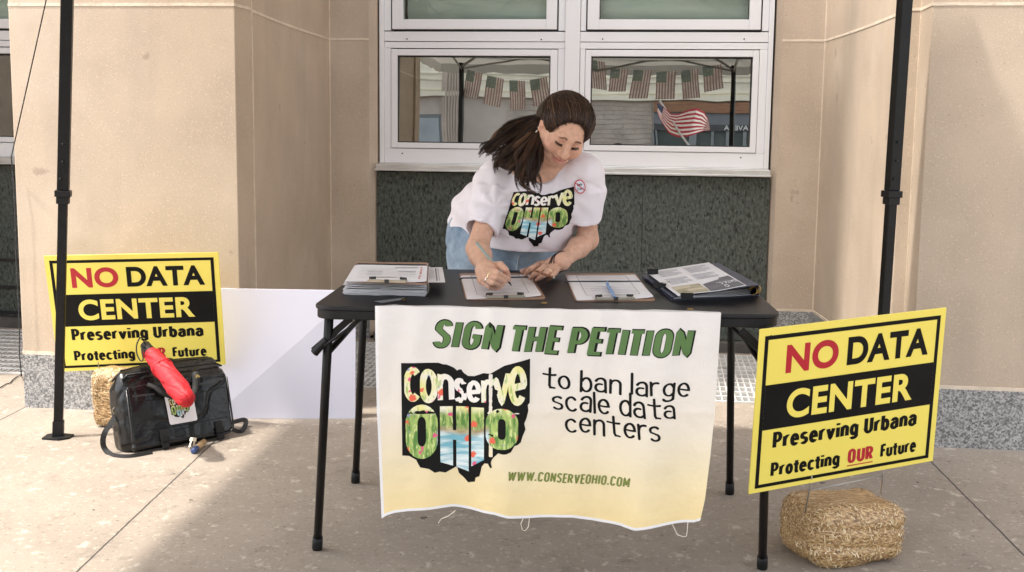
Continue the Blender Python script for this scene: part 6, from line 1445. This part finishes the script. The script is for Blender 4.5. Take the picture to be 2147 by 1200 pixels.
# find the hair line: walk outward from the face until the cap is reached
fax=unit((0,-.15,1)); e1_=np.array((1.,0,0)); e2_=unit(np.cross(fax,e1_)); o_=np.array((0,.008,0)); rim=[]
for i in range(73):
    ph_=rad(-42+264*i/72); found=None
    for r_ in np.arange(24,125,1.2):
        d=fax*math.cos(rad(r_))+(e1_*math.cos(ph_)+e2_*math.sin(ph_))*math.sin(rad(r_)); h=hb.ray_cast(Vector(HC+HW@o_),Vector(HW@d)); 
        if h[0] is None: continue
        q=(np.array(h[0])-HC)@HW/HS; m_=q-Cc; 
        if np.linalg.norm(m_/Rr)>.925: found=q; break
    if found is not None: rim.append(found)
rim=np.array(rim)
for i in range(4200):
    f_=rr.rand()*(len(rim)-1); i0_=int(f_); q0=rim[i0_]*(1-f_+i0_)+rim[min(i0_+1,len(rim)-1)]*(f_-i0_); a=f_/(len(rim)-1)*2-1
    edge=rr.rand()<.55; t0=0 if edge else rr.rand(); d0=unit(q0-Cc+rr.normal(0,.0015,3))
    g_=np.array(gath)+np.array((rr.normal(0,.014),rr.normal(0,.034),0)); d1=unit(g_-Cc*.6); side=max(0,1-abs(q0[0])/.085)
    top=unit((q0[0]*9,.95*side+.10,-.25-.3*(1-side))); pts=[]; n=10; j=rr.normal(0,.0010); lift=rr.uniform(-.0005,.0035)
    for k in range(n):
        t=t0*.4+(1-t0*.4)*k/(n-1); d=unit(d0*(1-t)**2+top*2*t*(1-t)*.8+d1*t*t); dd=(-.007 if (k==0 and edge) else 0); p=ellp(d)+d*(.0012+lift*math.sin(math.pi*t)+j+dd+.0018*math.sin(a*31+.6)*math.sin(math.pi*t)); pts.append(HL(*p))
    cl_=.75+.5*abs(math.sin(a*24+rr.normal(0,.25)))
    strand(pts,rr.uniform(.0007,.0013),hcol()*cl_)
for i in range(1500):
    d0=unit(np.array((-abs(rr.normal(.25,.6)),rr.uniform(-.75,.85),rr.uniform(-1,.15)))); g_=np.array(gath)+np.array((rr.normal(0,.012),rr.normal(0,.025),0)); d1=unit(g_-Cc*.6); pts=[]
    if (d0*Rr+Cc)[1]<-.045: continue
    for k in range(7):
        t=k/6; d=unit(d0*(1-t)+d1*t); p=ellp(d)+d*(.0015+.002*math.sin(math.pi*t)+(-.006 if k==0 else 0)); pts.append(HL(*p))
    strand(pts,rr.uniform(.0007,.0013),hcol()*rr.uniform(.7,1.2))
# loose lengths flowing left over the shoulder
guides=[
 [(1150,238,3.76),(1105,250,3.78),(1068,268,3.77),(1040,290,3.74),(1020,305,3.73),(1013,322,3.73)],
 [(1150,245,3.75),(1110,262,3.76),(1075,285,3.74),(1050,300,3.71),(1032,312,3.70),(1018,318,3.70)],
 [(1150,250,3.74),(1112,275,3.73),(1085,300,3.69),(1062,322,3.66),(1052,340,3.66),(1055,358,3.66)],
 [(1146,252,3.73),(1118,280,3.70),(1095,312,3.65),(1075,330,3.63),(1060,335,3.63),(1046,322,3.64)],
 [(1142,255,3.72),(1120,290,3.68),(1100,325,3.62),(1088,350,3.60),(1086,372,3.60),(1092,390,3.60)],
 [(1140,258,3.72),(1126,295,3.67),(1112,330,3.61),(1104,352,3.59),(1108,374,3.59),(1126,388,3.60)],
 [(1139,258,3.715),(1130,292,3.68),(1122,325,3.63),(1112,350,3.60),(1112,370,3.60),(1118,392,3.59)],
 [(1138,262,3.71),(1129,290,3.68),(1121,315,3.65),(1116,335,3.62),(1106,360,3.60),(1098,380,3.60)]]
for c_ in range(125):
    gi=rr.uniform(0,len(guides)-1.001); k=int(gi); f=gi-k; A_=[P(*q) for q in guides[k]]; B_=[P(*q) for q in guides[k+1]]
    lnc=rr.uniform(.66,1.06); offc=rr.normal(0,.0095,3); phc=rr.rand()*6; amc=rr.uniform(.006,.019); fr_=rr.uniform(6,11); base=hcol(); sp2=smooth_path([a*(1-f)+b*f for a,b in zip(A_,B_)],5); ext_=sp2[-1]-sp2[-2]
    sp2=sp2+[sp2[-1]+ext_*(q+1)+np.array((0,0,-.002*q)) for q in range(3)]
    for i in range(24):
        ln=min(1,lnc*rr.uniform(.86,1.0)); off=offc+rr.normal(0,.0042,3); n=max(6,int(len(sp2)*ln)); ph=rr.normal(0,.25); pts=[]
        for j in range(n):
            t=j/(len(sp2)-1); w_=min(1,t*2.2+.12); tap=1-.75*(t/ln)**2
            pts.append(sp2[j]+(offc+(off-offc)*tap)*w_+np.array((math.sin(t*fr_+phc+ph),.6*math.cos(t*fr_*.9+phc),math.sin(t*fr_*1.1+phc*2+ph)))*amc*t)
        strand(pts,rr.uniform(.0005,.0013),base*rr.uniform(.7,1.35))
for i in range(260):   # baby hairs softening the hair line
    f_=rr.rand()*(len(rim)-1); i0_=int(f_); q0=rim[i0_]*(1-f_+i0_)+rim[min(i0_+1,len(rim)-1)]*(f_-i0_); d=unit(q0-Cc); d2=unit(q0*.96-Cc+np.array((rr.normal(0,.006),rr.normal(0,.003)-.004,.006)))
    strand([HL(*(ellp(d)+d*.001)),HL(*(ellp(unit(d+d2))-d*.003)),HL(*(ellp(d2)-d2*rr.uniform(.007,.010)))],.0004,np.array((.05,.026,.016)),3)
# fly-away hairs
for i in range(60):
    a=rr.uniform(-1.2,1.2); d=unit((math.sin(a),.8+.3*math.cos(a),rr.uniform(-.6,.3))); p0=ellp(d); p1=p0+d*.008+np.array((rr.normal(0,.01),0,rr.normal(0,.01))); p2=p0+d*rr.uniform(.006,.014)+np.array((rr.normal(0,.022)-.015,0,rr.normal(0,.02)))
    strand([HL(*p0),HL(*p1),HL(*p2)],.00035,np.array((.08,.045,.03)),3)
me=bpy.data.meshes.new('hair_strands'); me.from_pydata(SV,[],SF); me.materials.append(hairm); me.polygons.foreach_set('use_smooth',[True]*len(me.polygons)); setcol(me,np.array(SCc)); link('hair_strands',me,hair)
# ---------------------------------------------------------------- jewellery
silver=mat('silver',(.75,.73,.70),.2,(.68,.66,.63),30,metal=1); goldm=mat('gold_ring',(.80,.66,.42),.25,(.74,.6,.38),30,metal=1)
def ringat(c,d,r,mt,name,parent,w_=.0016,n=28):
    d=unit(d); a=unit(np.cross(d,(.1,.2,1))); b=np.cross(d,a); m=MB(); pts=[]
    for i in range(n+1):
        e=a*math.cos(2*math.pi*i/n)+b*math.sin(2*math.pi*i/n); h=bvh.ray_cast(Vector(c+e*r*1.7),Vector(-e),r*1.7); rd=min(np.linalg.norm(np.array(h[0])-c),r*1.25)+w_*.5 if h[0] else r
        pts.append(rd)
    pts=[(pts[i-1 if i else n-1]+pts[i]+pts[(i+1)%n])/3 for i in range(n)]; pts.append(pts[0])
    m.tube([c+(a*math.cos(2*math.pi*i/n)+b*math.sin(2*math.pi*i/n))*pts[i] for i in range(n+1)],w_,6,cap=False); return m.build(name,mt,parent,smooth=True)
f=fingers[2][0]; a_,b_=hp_(*f[0]),hp_(*f[1]); ringat(a_+(b_-a_)*.72,b_-a_,.0112,goldm,'finger_ring',who,.0024)
f=fingers[3][0]; a_,b_=hp_(*f[0]),hp_(*f[1]); ringat(a_+(b_-a_)*.60,b_-a_,.0110,silver,'finger_ring',who,.0018)
f=f2[2][0]; a_,b_=hp_(*f[0]),hp_(*f[1]); ringat(a_+(b_-a_)*.35,b_-a_,.0112,goldm,'finger_ring',who,.0016)
for k in range(3):
    c=wrL+(hp_(1500,560,.872)-wrL)*(.0+.20*k); ringat(c,(hp_(1500,560,.872)-wrL)+V((.0,.004*k,0)),.0292,mat('black_cord',(.012,.007,.007),.6,(.04,.018,.014),120),'bracelet',who,.0019)
e=HL(-.083,-.040,.004); m=MB(); m.tube([e+HW@np.array((.0,.003+.0*0,0)),e+HW@np.array((-.002,-.006,.002)),e+HW@np.array((-.001,-.018,.002)),e+HW@np.array((.001,-.022,0))],[.0018,.0022,.0026,.0018],8); m.build('earring',silver,who,smooth=True)
m=MB(); m.ell=None; c=HL(-.084,-.026,.006); m.tube([c-HW[:,0]*.002,c-HW[:,0]*.0035],[.0028,.002],8); m.build('ear_stud',silver,who,smooth=True)
# ---------------------------------------------------------------- pens in the hands
tipp=Zp(1073,599.5,TZ+.0075); d_=ray(998,508); best=min(np.linspace(3.3,3.8,200),key=lambda Y:abs(np.linalg.norm(CAMP+d_*Y/d_[1]-tipp)-.148)); c1=[Y for Y in np.linspace(3.2,3.9,300) if abs(np.linalg.norm(P(998,508,Y)-tipp)-.150)<.004]; endp=P(998,508,(c1[-1] if c1 else best)); u=unit(endp-tipp); L_=np.linalg.norm(endp-tipp)
pe=thing('writing_pen','grey pen with black tip held in her writing hand','pen',tuple(tipp)); gp=mat('grey_pen_plastic',(.25,.30,.28),.3,(.30,.35,.33),12)
m=MB(); m.tube([tipp+u*.018,tipp+u*.024,tipp+u*L_],[.0035,.0044,.0044],12); m.build('barrel',gp,pe,smooth=True)
m=MB(); m.tube([tipp,tipp+u*.004,tipp+u*.0175],[.0006,.0016,.0036],10); m.build('tip',blackp,pe,smooth=True)
m=MB(); m.obox(tipp+u*(L_-.022)+ez*.005-cR*.002,u*.018,np.cross(u,ez)*.0014,ez*.0008); m.build('pocket_clip',silver,pe)
a_,b_=hp_(1195,650,.889),hp_(1520,775,.872); pc_=thing('brown_pencil','brown patterned pencil held across the fingers of her resting hand','pencil',tuple(a_)); u=unit(b_-a_); L_=np.linalg.norm(b_-a_)
m=MB(); m.tube([a_,b_-u*.006],.0036,8); m.build('barrel',mat('brown_pattern',(.10,.03,.012),.45,(.30,.13,.06),260,lo=.48,hi=.52),pc_,smooth=True); m=MB(); m.tube([b_-u*.0058,b_],[.0033,.0028],8); m.build('ferrule',nickel,pc_,smooth=True)
